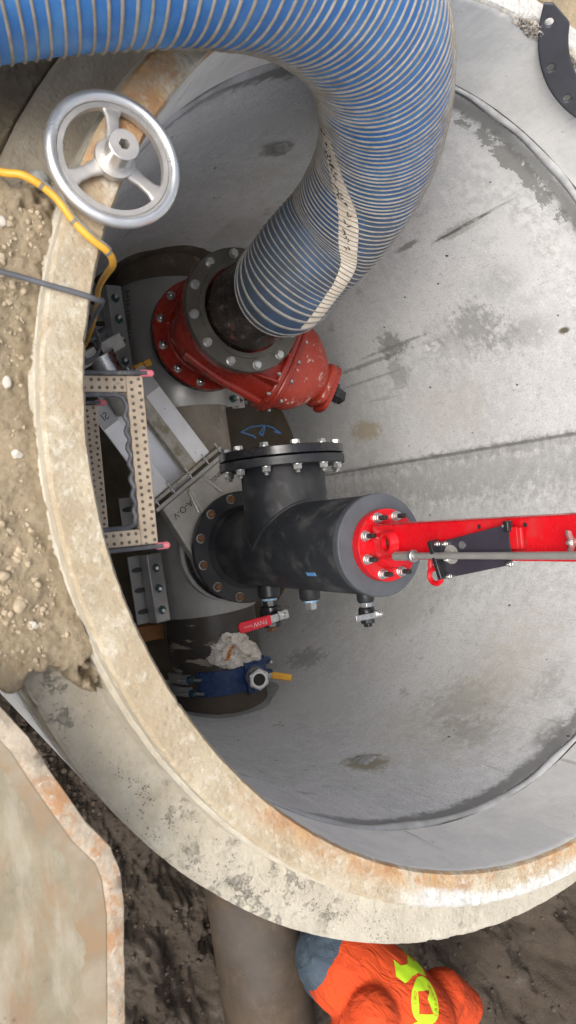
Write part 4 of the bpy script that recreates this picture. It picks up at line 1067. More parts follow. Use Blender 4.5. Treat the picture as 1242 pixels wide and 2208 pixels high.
def ball_valve(z, x0, s, label, handle_mat, hdir, hlen, brand):
    t = thing('ball_valve', label, 'ball valve', (x0, TY, z), 'small ball valves on the black tee')
    ax = V((1, 0, 0))
    MB().lathe((x0, TY, z), ax, [(0, 1.25 * s), (0.5 * s, 1.25 * s)], 28).build('thread_tape', 'ptfe', t)
    MB().lathe((x0 + 0.45 * s, TY, z), ax, [(0, 1.3 * s), (1.0 * s, 1.3 * s)], 6 if s < 0.9 else 8).build('nipple', 'zinc' if s < 0.9 else 'gloss_black', t, bevel=0.05)
    MB().lathe((x0 + 1.35 * s, TY, z), ax, [(0, 1.45 * s), (0.25, 1.75 * s), (1.6 * s, 1.85 * s), (2.4 * s, 1.6 * s)], 32).build('body', 'gloss_black', t)
    MB().lathe((x0 + 3.6 * s, TY, z), ax, [(0, 1.5 * s), (1.1 * s, 1.5 * s), (1.2 * s, 1.35 * s)], 8).build('end_collar', 'gloss_black', t, bevel=0.06)
    MB().lathe((x0 + 4.75 * s, TY, z), ax, [(0, 1.0 * s), (0.7 * s, 1.0 * s), (0.75 * s, 0.9 * s)], 6).build('plug', 'rusty_bolt' if s > 0.9 else 'gloss_black', t, bevel=0.05)
    h = V(hdir).normalized(); sd_ = ax.cross(h).normalized(); nn = UP
    c = V((x0 + 2.7 * s, TY + 0.7 * s, z))
    top = c + nn * 2.9 * s
    MB().cyl(c + nn * 1.2 * s, top, 0.55 * s, seg=20).build('stem', 'dark_thread', t)
    MB().box(top + nn * 0.1 - h * -0.2, (1.5 * s, 1.5 * s, 0.5 * s), Matrix((h, nn.cross(h), nn)).transposed()).build('stop_plate', 'steel', t, bevel=0.08)
    side = nn.cross(h)
    # cranked lever
    path = [(-0.7, 0.35), (0.9, 0.35), (1.6, 0.9), (hlen, 1.0)]
    wd = 0.62 * s; th = 0.16
    def lever(a, b, wd_, th_, nm, mt, bev=0.05):
        mb = MB(); n_ = 2; V0 = []
        for q_ in (a, b):
            o_ = top + h * q_[0] * s + nn * q_[1] * s
            for sx, sz in ((-1, 0), (1, 0), (1, 1), (-1, 1)): V0.append(tuple(o_ + side * sx * wd_ + nn * sz * th_))
        mb.add(V0, [(0, 1, 2, 3), (7, 6, 5, 4), (0, 4, 5, 1), (1, 5, 6, 2), (2, 6, 7, 3), (3, 7, 4, 0)])
        return mb.build(nm, mt, t, bevel=bev)
    lever(path[0], path[1], wd, th, 'lever_root', 'zinc'); lever(path[1], path[2], wd, th, 'lever_crank', 'zinc'); lever(path[2], (path[3][0] * 0.99, 1.0), wd * 0.95, th, 'lever', 'zinc')
    place('lever_nut', multi([(washer(0.42, 0.08), 'zinc'), (hexnut(0.36, 0.36, 0.06), 'zinc'), (stud(0.17, 0.3, 0.55), 'zinc')], 'lever_nut'), t, top + nn * (0.35 * s + th))
    if brand:
        g0 = top + h * 2.9 * s + nn * 0.98 * s; g1 = top + h * (hlen + 0.4) * s + nn * 0.98 * s
        L = (g1 - g0).length
        poly = [(0, -0.78 * s), (L - 0.5, -0.86 * s), (L - 0.12, -0.6 * s), (L, 0), (L - 0.12, 0.6 * s), (L - 0.5, 0.86 * s), (0, 0.78 * s)]
        MB().prism(poly, g0 - nn * 0.10, h, side, nn, 0.42).build('grip', handle_mat, t, bevel=0.12)
        text_mesh('FNW', 1.05, t, 'white_print', g0 + h * 2.0 + nn * 0.34, h, side, name='grip_print')
        text_mesh('750WOG', 0.38, t, 'white_print', g0 + h * 4.1 + nn * 0.34, h, side, name='grip_print')
    return t
ball_valve(-54.4, TX + 8.2, 1.0, 'black ball valve with long red handle printed in white', 'handle_red', (0.10, -1, 0), 8.2, True)
ball_valve(-27.6, TX + 7.2, 0.62, 'smaller ball valve with plain grey metal lever near the tee top', 'zinc', (0.0, -1, 0), 6.4, False)

# ------------------------------------------------------------------ red drilling column
arm = thing('tapping_machine', 'tall bright red steel column bolted to the grey tee plate', 'tapping machine', (TX, TY, -23.0))
AZ = -23.03
af = MB().lathe((TX, TY, AZ), (0, 0, 1), [(0, 4.4), (0.08, 4.5), (1.3, 4.5), (1.42, 4.4), (1.42, 0.01)], 64).build('base_flange', 'red_arm', arm)
MB().lathe((TX, TY, AZ + 1.42), (0, 0, 1), [(0, 2.95), (1.2, 2.7), (1.3, 2.6), (1.3, 0.01)], 48).build('hub', 'red_arm', arm)
for k in range(8):
    a = 2 * math.pi * (k + 0.5) / 8
    place('flange_stud', P_armstud, af, V((TX, TY, AZ + 1.42)) + V((math.cos(a), math.sin(a), 0)) * 3.72, (0, 0, 1), k)
cx0, cx1, cy0, cy1 = 9.0, 13.15, -3.3, -0.1
TOP = 30.0
cc = ((cx0 + cx1) / 2, (cy0 + cy1) / 2, (AZ + 2.0 + TOP) / 2)
MB().box(cc, (cx1 - cx0, cy1 - cy0, TOP - AZ - 2.0)).build('column', 'red_arm', arm, bevel=0.22, bseg=3)
MB().lathe((11.2, -3.2, -17.3), (0, -1, -0.15), [(0, 1.55), (0.3, 1.48), (0.95, 1.32), (1.0, 1.22), (1.0, 0.92), (0.0, 0.88)], 36, close=True).build('socket', 'red_arm', arm)
MB().cyl((11.2, -3.1, -17.27), (11.2, -3.6, -17.36), 0.95, seg=24).build('socket_bore', 'oily_steel', arm)
yf = -3.75
MB().prism([(11.2, -8.7), (14.9, -7.5), (13.4, 1.4), (9.55, 1.4)], (0, yf, 0), (1, 0, 0), (0, 0, 1), (0, -1, 0), 0.14).build('bracket_plate', 'bracket', arm, bevel=0.03)
MB().tube([(11.2, yf - 0.1, -8.7), (14.9, yf - 0.1, -7.5)], 0.22, 8).build('bracket_lip', 'gloss_black', arm)
MB().box((12.95, yf - 0.55, -8.35), (4.2, 1.3, 0.55), Matrix.Rotation(-0.31, 3, 'Y')).build('end_bar', 'gloss_black', arm, bevel=0.08)
MB().box((9.75, yf - 0.35, 1.55), (1.0, 0.7, 0.6)).build('edge_block', 'gloss_black', arm, bevel=0.08)
for x, z in ((9.7, 1.2), (13.35, 1.3), (14.75, -7.2), (11.35, -8.6), (11.35, -7.4), (13.0, -7.3)):
    place('bracket_screw', P_smallnut, arm, (x, yf - 0.16, z), (0, -1, 0))
MB().lathe((12.45, yf - 0.15, -6.7), (0, -1, 0), [(0, 1.0), (0.1, 1.0), (0.12, 0.5), (0.2, 0.45)], 30).build('guide_bush', 'cast_steel', arm)
MB().lathe((11.5, yf - 0.15, -5.0), (0, -1, 0), [(0, 0.42), (0.1, 0.42)], 20).build('grommet', 'zinc', arm)
# the feed rod in front of the column
ry = yf - 0.9
MB().cyl((12.55, ry, -14.0), (12.3, ry, 30), 0.36, seg=20).build('feed_rod', 'rod', arm)
MB().cyl((12.6, ry, -15.2), (12.55, ry, -11.9), 0.52, seg=6).build('rod_end', 'rod', arm, bevel=0.04)
MB().cyl((12.56, ry, -12.3), (12.56, ry, -11.7), 0.68, seg=24, ch=0.08).build('rod_collar', 'zinc', arm)
MB().box((10.9, cy0 - 0.35, 2.0), (2.1, 0.7, 1.0)).build('clip', 'red_arm', arm, bevel=0.1)
MB().box((10.9, cy0 - 0.55, 2.75), (2.0, 0.4, 0.5)).build('clip_tongue', 'red_arm', arm, bevel=0.1)
# lifting eye
ey = [(14.75 + 0.80 * math.cos(2 * math.pi * k / 24), yf - 0.35, -9.3 + 0.95 * math.sin(2 * math.pi * k / 24)) for k in range(25)]
MB().tube(ey, 0.29, 10, cap=False).build('lifting_eye', 'red_arm', arm)
MB().tube([(12.6, yf + 0.1, -9.9), (13.4, yf - 0.3, -10.0), (14.2, yf - 0.35, -9.9)], 0.30, 10).build('eye_shank', 'red_arm', arm)
wn = MB(); wn.lathe((11.4, cy0 - 0.05, 8.2), (0, -1, 0), [(0, 0.42), (0.5, 0.32)], 16)
for s_ in (-1, 1): wn.prism([(0, 0), (0.9, 0.35), (1.0, 0.75), (0.6, 0.8), (0, 0.45)], V((11.4, cy0 - 0.30, 8.2)) + V((0.1 * s_, 0.10, 0)), (s_, 0, 0), (0, -1, 0), (0, 0, 1), 0.22)
wn.build('wing_nut', 'zinc', arm)
MB().cyl((11.4, cy0, 8.2), (11.4, cy0 - 0.9, 8.2), 0.16, seg=10).build('wing_bolt', 'zinc', arm)
for z in (-3.0, 2.9, 9.8): MB().lathe((9.75, cy0 - 0.005, z), (0, -1, 0), [(0, 0.24), (0.03, 0.24)], 16).build('hole', 'dark_thread', arm)

# ------------------------------------------------------------------ blue service saddle with open fitting
sx = 36.3
ss = thing('service_saddle', 'dark blue pipe saddle clamp with open hexagonal fitting and yellow lever valve', 'saddle clamp', (sx, py(sx), PZ - 9))
mb = MB(); n = 36
def strap(x0, x1, a0, a1, r0, r1, nm, mt, n=30):
    mb = MB()
    for i in range(n + 1):
        a = math.radians(a0 + (a1 - a0) * i / n)
        for x, r_ in ((x0, r0), (x0, r1), (x1, r1), (x1, r0)):
            c = pp(x); mb.v.append((x, c.y + r_ * math.sin(a), c.z + r_ * math.cos(a)))
    mb.f = [(i * 4 + k, i * 4 + (k + 1) % 4, (i + 1) * 4 + (k + 1) % 4, (i + 1) * 4 + k) for i in range(n) for k in range(4)] + [(0, 1, 2, 3), (n * 4 + 3, n * 4 + 2, n * 4 + 1, n * 4)]
    return mb.build(nm, mt, ss, bevel=0.08)
strap(33.9, 38.4, -48, 82, 8.75, 9.25, 'strap', 'blue_paint')
strap(33.2, 38.9, 8, 46, 9.2, 9.6, 'boss_pad', 'blue_paint')
strap(34.3, 36.0, -100, -58, 8.75, 9.6, 'end_lug', 'sleeve', 12)
strap(36.5, 38.3, -100, -58, 8.75, 9.6, 'end_lug', 'sleeve', 12)
for x in (35.0, 37.5):
    c = pp(x)
    for ang, r_, ln in ((-52, 9.9, 1), (80, 9.9, 1)):
        a = math.radians(ang); p_ = V((x, c.y + r_ * math.sin(a), c.z + r_ * math.cos(a))); tdir = V((0, -math.cos(a), math.sin(a))) if ang < 0 else V((0, math.cos(a), -math.sin(a)))
        tdir = V((0, math.cos(a), -math.sin(a)))
        MB().cyl(p_ - tdir * 3.0, p_ + tdir * 1.9, 0.27, seg=12).build('clamp_bolt', 'zinc', ss)
        MB().lathe(p_ - tdir * 0.55, tdir, [(0, 0.62), (0.9, 0.62), (1.0, 0.5)], 6).build('clamp_nut', 'teal_nut', ss)
        MB().cyl(p_ - tdir * 0.75, p_ - tdir * 0.5, 0.75, seg=18).build('clamp_washer', 'blue_paint', ss)
a = math.radians(27); fd = V((0.0, -0.10, 1.0)).normalized()
c = pp(36.0); fp = V((35.9, c.y + 9.3 * math.sin(math.radians(20)), c.z + 9.3 * math.cos(math.radians(20))))
fd = V((-0.02, -0.25, 1)).normalized()
MB().lathe(fp, fd, [(0, 2.2), (0.5, 2.2), (0.7, 1.7)], 32).build('boss', 'blue_paint', ss)
MB().lathe(fp + fd * 0.6, fd, [(0, 1.6), (0.3, 1.8), (1.2, 1.85), (2.2, 1.85), (2.6, 1.6)], 32).build('fitting_body', 'cast_steel', ss)
MB().lathe(fp + fd * 3.1, fd, [(0, 1.95), (0.1, 2.05), (1.1, 2.05), (1.25, 1.9), (1.25, 1.15), (0.1, 1.05)], 6, close=False).build('hex_collar', 'steel', ss)
MB().lathe(fp + fd * 4.36, fd, [(0.01, 1.55), (0.12, 1.5), (0.12, 1.18), (-1.2, 1.12)], 36).build('threaded_mouth', 'polish', ss)
MB().lathe(fp + fd * 4.40, fd, [(0.02, 0.01), (0.02, 1.10)], 30).build('mouth_bore', 'dark_thread', ss)
hb = fp + fd * 2.4
MB().box(hb + V((0.1, 2.4, 0)), (0.9, 2.0, 0.3)).build('lever_root', 'zinc', ss, bevel=0.06)
MB().box(hb + V((0.7, 5.0, 0.2)), (1.25, 4.2, 0.42), Matrix.Rotation(-0.32, 3, 'Z')).build('lever_grip', 'yellow', ss, bevel=0.18)

# rag thrown over the pipe
def lump_cloth(c, ax_, ay_, w_, h_, hgt, seed):
    n = 90; mb = MB(); g = np.linspace(-1, 1, n); A, B = np.meshgrid(g, g, indexing='ij')
    ang = np.arctan2(B, A); rad = np.maximum(np.abs(A), np.abs(B)); 
    k = 1 + 0.20 * np.sin(ang * 3 + seed) + 0.10 * np.sin(ang * 7 + seed * 2)
    nrm = rad / np.maximum(np.hypot(A, B), 1e-6)
    A2 = A * nrm * k; B2 = B * nrm * k
    f1 = np.abs(fbm(A * 1.9 + seed, B * 1.9, 3, seed, 0.5)); f2 = np.abs(fbm(A * 4 + 3, B * 4 + seed, 3, seed + 4, 0.5))
    Z = hgt * (np.clip(1 - rad ** 3, 0, 1) * (0.45 + 1.1 * (1 - 2.6 * f1).clip(0, 1) * 0.7) + 0.35 * (1 - 3 * f2).clip(0, 1) * (1 - rad ** 6))
    A2 = A2 + 0.10 * fbm(B * 4, A * 4, 2, seed + 9); B2 = B2 + 0.10 * fbm(A * 5, B * 4, 2, seed + 12)
    for i in range(n):
        for j in range(n):
            p_ = V(c) + V(ax_) * (A2[i, j] * w_) + V(ay_) * (B2[i, j] * h_)
            cpy = pp(p_.x); dy = p_.y - cpy.y; base = cpy.z + math.sqrt(max(8.7 ** 2 - min(abs(dy), 8.5) ** 2, 0.5))
            p_.z = base + 0.06 + Z[i, j]; mb.v.append(tuple(p_))
    mb.f = [(i * n + j, (i + 1) * n + j, (i + 1) * n + j + 1, i * n + j + 1) for i in range(n - 1) for j in range(n - 1)]
    return mb
bm = bmesh.new(); bmesh.ops.create_icosphere(bm, subdivisions=6, radius=1.0); mb = MB()
co_ = np.array([tuple(v_.co) for v_ in bm.verts]); X_, Y_, Z_ = co_.T
rd = 1 - 2.4 * np.abs(fbm(X_ * 2.2 + Z_, Y_ * 2.2 + 3 + Z_ * 1.3, 3, 150, 0.5)); rd2 = 1 - 2.4 * np.abs(fbm(X_ * 5 + Z_ * 3, Y_ * 5 - Z_ * 2, 3, 170, 0.5))
kk = 0.78 + 0.24 * rd + 0.17 * rd2 + 0.16 * np.sin(np.arctan2(Y_, X_) * 3 + 1) + 0.08 * np.sin(np.arctan2(Y_, X_) * 8)
for a_, b_, c_ in co_ * kk[:, None]:
    p_ = V((31.0, 0.9, 0)) + V((0.25, 0.97, 0)) * (a_ * 4.9) + V((0.97, -0.25, 0)) * (b_ * 2.9)
    cpy = pp(p_.x); dy = p_.y - cpy.y; base = cpy.z + math.sqrt(max(8.7 ** 2 - min(abs(dy), 8.5) ** 2, 0.5))
    mb.v.append((p_.x, p_.y, base + 0.05 + max(c_, -0.05) * 1.7))
mb.f = [tuple(v_.index for v_ in f_.verts) for f_ in bm.faces]; bm.free()
rg = mb.build('rag', 'rag', smooth=50)
rg.data.materials.append(M['rag_stain'])
for p_ in rg.data.polygons:
    q_ = p_.center / I
    if abs((q_.x - 31.0) * 0.7 + (q_.y + 1.6)) < 0.35 and q_.x > 29.6 and q_.x < 32.0: p_.material_index = 1
tag(rg, 'crumpled dirty white rag with orange stain lying on the black pipe', 'rag')

# ------------------------------------------------------------------ manhole steps
def step_(z, label):
    t = thing('manhole_step', label, 'manhole step', (1.0, -42, z), 'ladder steps in the near wall')
    x0, x1 = -6.1, 8.3; yo, yi = -35.1, -42.5
    # tan studded tread frame
    W = 1.45
    def slab(a, b, c_, d, nm): MB().box(((a + b) / 2, (c_ + d) / 2, z), (b - a, d - c_, 0.75)).build(nm, 'step_dirt', t, bevel=0.12)
    slab(x0 + 0.2, x1 - 0.2, yo - W, yo, 'tread')
    slab(x0 + 0.2, x0 + 0.2 + 1.35, yi, yo - W + 0.01, 'leg'); slab(x1 - 0.2 - 1.35, x1 - 0.2, yi, yo - W + 0.01, 'leg')
    # dark scalloped inner grip
    gp = []
    n = 60
    xa, xb, yb = x0 + 1.7, x1 - 1.7, yo - W - 0.06
    path = [(xa, yi), (xa, yb - 0.9), (xa + 0.25, yb - 0.3), (xa + 0.9, yb)]
    k = 0
    while path[-1][0] < xb - 1.0:
        path.append((path[-1][0] + 0.24, yb - 0.13 + 0.13 * math.cos(k * 1.15))); k += 1
    path += [(xb - 0.25, yb - 0.3), (xb, yb - 0.9), (xb, yi)]
    MB().tube([(x, y, z + 0.12) for x, y in path], 0.24, 8).build('inner_grip', 'step_black', t)
    for sgn, x in ((-1, x0), (1, x1)):
        MB().prism([(yi, -0.55), (yo - 1.2, -0.55), (yo + 0.3, -0.2), (yo + 0.5, 0.35), (yo + 0.3, 0.55), (yi, 0.5)], (x - 0.17 if sgn < 0 else x - 0.17, 0, z + 0.1), (0, 1, 0), (0, 0, 1), (1, 0, 0), 0.36).build('side_guard', 'step_black', t, bevel=0.1)
        MB().lathe((x, yo - 0.2, z + 0.32), (0, 1, 0), [(0, 0.25), (0.1, 0.30), (1.0, 0.30), (1.15, 0.18)], 14).build('end_cap', 'pink', t)
    sb = MB()
    def dome(x, y): sb.lathe((x, y, z + 0.36), (0, 0, 1), [(0, 0.15), (0.10, 0.12), (0.15, 0.05), (0.15, 0.001)], 8)
    i = 0; x = x0 + 0.5
    while x < x1 - 0.4:
        dome(x, yo - (0.32 if i % 2 else 0.42)); dome(x + 0.28, yo - 1.05); x += 0.58; i += 1
    for lx in (x0 + 0.55, x0 + 1.2, x1 - 0.55, x1 - 1.2):
        y = yo - W - 0.4
        while y > yi + 1: dome(lx, y); y -= 0.62
    s_ = sb.build('tread_studs', 'stud', t); s_['kind'] = 'stuff'
    return t
step_(-7.6, 'upper manhole step, tan studded frame with pink tips below the rim')
step_(-21.6, 'lower manhole step, half hidden under the rim behind the upper one')

# ------------------------------------------------------------------ loose things on the rim
hw = thing('handwheel', 'large three-spoke polished aluminium handwheel lying across the rim', 'handwheel', (-20.1, -38.6, 0.1))
hcx, hcy, hcz = -19.65, -38.55, 0.75
HWR = 4.52
ring = []
mb = MB(); n1, n2 = 96, 20
for i in range(n1):
    a = 2 * math.pi * i / n1
    for k in range(n2):
        b = 2 * math.pi * k / n2; rr_ = HWR - 0.06 + 0.45 * math.cos(b); zz_ = 0.48 * math.sin(b)
        if math.cos(b) < -0.3: rr_ += 0.06
        mb.v.append((hcx + rr_ * math.cos(a), hcy + rr_ * math.sin(a), hcz + zz_))
mb.f = [(i * n2 + k, ((i + 1) % n1) * n2 + k, ((i + 1) % n1) * n2 + (k + 1) % n2, i * n2 + (k + 1) % n2) for i in range(n1) for k in range(n2)]
mb.build('wheel_rim', 'alu', hw, smooth=60)
MB().ring((hcx, hcy, hcz - 0.40), (0, 0, 1), 3.64, 4.05, 0.55, 96, 0.06).build('inner_lip', 'cast_alu', hw)
for ang in (177, 56, -62):   # spokes
    a = math.radians(ang); d = V((math.cos(a), math.sin(a), 0)); s_ = V((-d.y, d.x, 0)); c0 = V((hcx, hcy, hcz))
    secs = []
    for q_, w_, z_, h_ in ((0.8, 0.95, -0.05, 0.30), (1.35, 0.60, -0.05, 0.28), (2.2, 0.44, -0.08, 0.24), (3.1, 0.50, -0.12, 0.24), (3.6, 0.72, -0.15, 0.24), (3.95, 1.1, -0.15, 0.22)):
        secs.append(obround(c0 + d * q_ + UP * z_, d, s_, UP, w_, h_, 24, 3.5))
    loft(secs, 24).build('spoke', 'cast_alu', hw, smooth=50)
MB().lathe((hcx, hcy, hcz - 0.4), (0, 0, 1), [(0, 1.35), (0.5, 1.5), (0.75, 1.45), (0.8, 1.2)], 48).build('hub_boss', 'cast_alu', hw)
MB().lathe((hcx, hcy, hcz + 0.3), (0, 0, 1), [(0, 1.08), (2.0, 1.08), (2.06, 1.02), (2.06, 0.55), (0, 0.55)], 48, close=True).build('hub', 'alu', hw)
hexp = [(0.42 * math.cos(math.pi / 3 * k), 0.42 * math.sin(math.pi / 3 * k)) for k in range(6)]
mb = MB()
n = 48
for k in range(n):
    a = 2 * math.pi * k / n; mb.v.append((hcx + 1.03 * math.cos(a), hcy + 1.03 * math.sin(a), hcz + 2.375))
mb2 = []
for k in range(n):
    a = 2 * math.pi * k / n; hr = 0.38 / math.cos(((a + math.pi / 6) % (math.pi / 3)) - math.pi / 6) * 0.92
    mb2.append((hcx + hr * math.cos(a), hcy + hr * math.sin(a), hcz + 2.385))
mb3 = [(x, y, hcz + 0.9) for x, y, z in mb2]
mb.v += mb2 + mb3
mb.f = [(k, (k + 1) % n, n + (k + 1) % n, n + k) for k in range(n)] + [(n + k, n + (k + 1) % n, 2 * n + (k + 1) % n, 2 * n + k) for k in range(n)] + [tuple(2 * n + k for k in range(n))]
mb.build('hub_face', 'cast_alu', hw, smooth=30)

def cable(pts, r, nm, mt, label, cat, flat=1.0):
    C = resample(catmull(pts, 20), 0.25)
    return C
yc = thing('yellow_hose', 'flat yellow hose crossing the rim below the handwheel', 'hose', (-17.5, -44, -0.5))
YP = [(-19.6, -58, 0.2), (-18.8, -50, 0.1), (-18.0, -46.4, 0.0), (-17.7, -44.8, 0.5), (-16.6, -43.0, 0.50), (-15.0, -41.8, 0.48), (-13.9, -40.7, 0.50), (-13.2, -39.4, 0.05), (-13.0, -38.6, -1.6), (-13.5, -38.0, -5), (-14.9, -36.6, -11), (-16.6, -34.6, -19), (-18.3, -31.6, -30), (-20, -28, -45), (-20.5, -26, -56)]
MB().tube(resample(catmull(YP, 20), 0.25), 0.27, 14).build('hose', 'yellow', yc)
MB().tube([p + V((-0.17, 0.12, 0.20)) for p in resample(catmull(YP, 20), 0.25)][58:84], 0.11, 8).build('tracer_wire', 'tape', yc)
for k_ in (58, 70, 82): MB().tube([p for p in resample(catmull(YP, 20), 0.25)][k_:k_ + 2], 0.30, 14).build('tape_wrap', 'tape', yc)
gc = thing('grey_cable', 'dark grey cable laid straight over the rim and coiled below it', 'cable', (-10.6, -44, 0.4))
GP = [(-12.5, -60, 0.6), (-11.6, -50, 0.3), (-11.0, -46.2, 0.25), (-10.5, -44.1, 0.30), (-10.0, -41.9, 0.33), (-9.75, -40.9, 0.25), (-9.8, -40.2, -0.5), (-10.4, -39.5, -2.2), (-11.3, -38.4, -6), (-12.8, -36.6, -14), (-15.5, -33.0, -30)]
cl_ = []
for k in range(70):
    a = 2 * math.pi * k / 32; cl_.append((-19.8 + 2.6 * math.cos(a) * (1 + 0.03 * k / 20), -27.6 + 2.3 * math.sin(a), -50.5 - 0.9 * k / 32))
MB().tube(resample(catmull(GP + [(-17.0, -30.0, -44)] + cl_, 12), 0.25), 0.20, 12).build('jacket', 'grey_cable', gc)

# small stainless valve under the rim
cv = thing('small_yoke_valve', 'small stainless valve with grey handwheel half hidden under the near rim', 'valve', (-20, -22, -66))
ad = V((-8.2, -4.6, 2.0)).normalized()
p0 = V((-17.4, -20.6, -62.0)); yd = V((-0.48, 0.88, 0)).normalized(); ad = (ad - yd * ad.dot(yd)).normalized(); yc_ = ad.cross(yd)
MB().lathe(p0, ad, [(0, 2.4), (0.3, 2.4), (0.3, 2.0), (3.3, 2.0), (3.3, 2.25), (3.7, 2.25)], 48).build('bonnet', 'steel', cv)
MB().lathe(p0 - ad * 0.7, ad, [(0, 3.3), (0.05, 3.4), (0.45, 3.4), (0.5, 3.3)], 48).build('flange', 'sleeve', cv)
MB().lathe(p0 - ad * 1.6, ad, [(0, 3.6), (0.05, 3.7), (0.45, 3.7), (0.5, 3.6)], 48).build('body_flange', 'steel', cv)
MB().cyl(p0 - ad * 6, p0 - ad * 1.5, 2.3, seg=36).build('body', 'cast_steel', cv)
for k in range(6): place('flange_nut', P_smallnut, cv, p0 - ad * 0.2 + (yd * math.cos(k * 1.047 + .3) + yc_ * math.sin(k * 1.047 + .3)) * 2.9, ad)
MB().box(p0 + ad * 4.1, (9.0, 0.6, 2.4), Matrix((yd, yc_, ad)).transposed()).build('yoke_bar', 'cast_steel', cv, bevel=0.2)
MB().cyl(p0 + ad * 3.4, p0 + ad * 9.4, 0.55, seg=16).build('stem', 'dark_thread', cv)
wc = p0 + ad * 6.6 - yd * 0.3; wu, wv, _ = basis(ad)
MB().tube([wc + (wu * math.cos(2 * math.pi * k / 40) + wv * math.sin(2 * math.pi * k / 40)) * 2.9 for k in range(41)], 0.36, 10, cap=False).build('wheel_rim', 'grey_cable', cv)
for k in range(3):
    a = 2 * math.pi * k / 3 + 0.4; MB().cyl(wc, wc + (wu * math.cos(a) + wv * math.sin(a)) * 2.8, 0.3, seg=10).build('wheel_spoke', 'grey_cable', cv)
for s_ in (-1, 1): place('yoke_nut', P_smallnut, cv, p0 + ad * 4.4 + yd * s_ * 3.5, ad)
sy = thing('yellow_lever', 'yellow coated lever with black bands pointing at the red flange', 'valve lever', (-19.5, -15.5, -66.5))
ld = V((-2.25, 5.0, 0.3)).normalized(); l0 = V((-18.2, -17.9, -65.8))
MB().box(l0 + ld * 2.9, (5.8, 1.15, 0.45), Matrix((ld, ld.cross(UP).normalized() * -1, UP)).transposed()).build('grip', 'yellow', sy, bevel=0.18)
for q_ in (0.6, 2.5, 4.4): MB().box(l0 + ld * q_ + UP * 0.02, (0.16, 1.2, 0.47), Matrix((ld, ld.cross(UP).normalized() * -1, UP)).transposed()).build('band', 'dark_thread', sy)
MB().box(l0 - ld * 1.2, (2.6, 0.9, 0.2), Matrix((ld, ld.cross(UP).normalized() * -1, UP)).transposed()).build('shank', 'steel', sy, bevel=0.05)

# black gasket strip hanging over the far rim
er = V((math.cos(math.radians(158)), math.sin(math.radians(158)), 0)); et = V((-er.y, er.x, 0)) * 1
gu = (er * 1.25 + V((0, 0, 5.7))).normalized(); gn = et.cross(gu)
gP0 = er * 40.6 + V((0, 0, -5.2))
GC = (-3.2, 15.0)
mb = MB(); ns_, nr_ = 150, 14; GR0, GR1 = 11.3, 14.35
holes = [math.radians(a) for a in (-41, -63.5, -83, -102, -121, -140, -159)]
pts = {}
A0, A1 = math.radians(-172), math.radians(-33)
def gpt(a, r_):
    x = GC[0] + r_ * math.cos(a); y = GC[1] + r_ * math.sin(a)
    return gP0 + et * x + gu * y
top_, bot_ = [], []
grid = MB()
for i in range(ns_ + 1):
    a = A0 + (A1 - A0) * i / ns_
    r_in = GR0 + (GR1 - GR0 - 0.9) * max(0, 1 - (A1 - a) / 0.17) ** 1.3
    for k in range(nr_ + 1):
        grid.v.append(tuple(gpt(a, r_in + (GR1 - r_in) * k / nr_)))
HRAD = 0.47
hset = []
for i in range(ns_):
    for k in range(nr_):
        a = A0 + (A1 - A0) * (i + 0.5) / ns_; r_ = GR0 + (GR1 - GR0) * (k + 0.5) / nr_
        if any(math.hypot((a - h) * 13.4, r_ - 13.4) < HRAD for h in holes): continue
        grid.f.append((i * (nr_ + 1) + k, i * (nr_ + 1) + k + 1, (i + 1) * (nr_ + 1) + k + 1, (i + 1) * (nr_ + 1) + k))
gs = grid.build('flange_gasket', 'rubber', smooth=60)
# round the cut holes: snap hole-edge vertices to the circle
bm = bmesh.new(); bm.from_mesh(gs.data)
for v_ in bm.verts:
    if v_.is_boundary:
        p_ = V(v_.co) / I - gP0; x = p_.dot(et) - GC[0]; y = p_.dot(gu) - GC[1]
        a = math.atan2(y, x); r_ = math.hypot(x, y)
        for h in holes:
            hx, hy = 13.4 * math.cos(h), 13.4 * math.sin(h); dd_ = math.hypot(x - hx, y - hy)
            if dd_ < 0.75:
                f_ = HRAD / dd_; v_.co = (gP0 + et * (GC[0] + hx + (x - hx) * f_) + gu * (GC[1] + hy + (y - hy) * f_)) * I
bmesh.ops.delete(bm, geom=[v_ for v_ in bm.verts if not v_.link_faces], context='VERTS')
bm.to_mesh(gs.data); bm.free()
sm_ = gs.modifiers.new('thick', 'SOLIDIFY'); sm_.thickness = 0.22 * I
tag(gs, 'curved black rubber gasket with round bolt holes hanging over the far rim', 'gasket')

# rusty steel plate close to the camera
PL = [(15.0, -62), (15.6, -50.4), (16.6, -49.9), (18.7, -48.5), (20.9, -47.5), (24.9, -45.5), (26.8, -44.15), (28.3, -43.75), (30.8, -43.65), (37.9, -44.3), (46, -45.2), (60, -47), (60, -62)]
rp = thing('steel_road_plate', 'thick rusty steel plate with pitted flame-cut edge beside the pit', 'steel plate', (35, -54, 2.6))
cxp = np.array([36.0, -56.0])
def inset(poly, d):
    n = len(poly); out = []
    for i in range(n):
        p0_, p1_, p2_ = [np.array(poly[(i + k) % n]) for k in (-1, 0, 1)]
        e1 = (p1_ - p0_) / np.linalg.norm(p1_ - p0_); e2 = (p2_ - p1_) / np.linalg.norm(p2_ - p1_)
        n1_ = np.array([e1[1], -e1[0]]); n2_ = np.array([e2[1], -e2[0]]); 
        if n1_ @ (cxp - p1_) < 0: n1_ = -n1_
        if n2_ @ (cxp - p1_) < 0: n2_ = -n2_
        b = n1_ + n2_; b /= np.linalg.norm(b); out.append(tuple(p1_ + b * d / max(0.4, b @ n1_)))
    return out
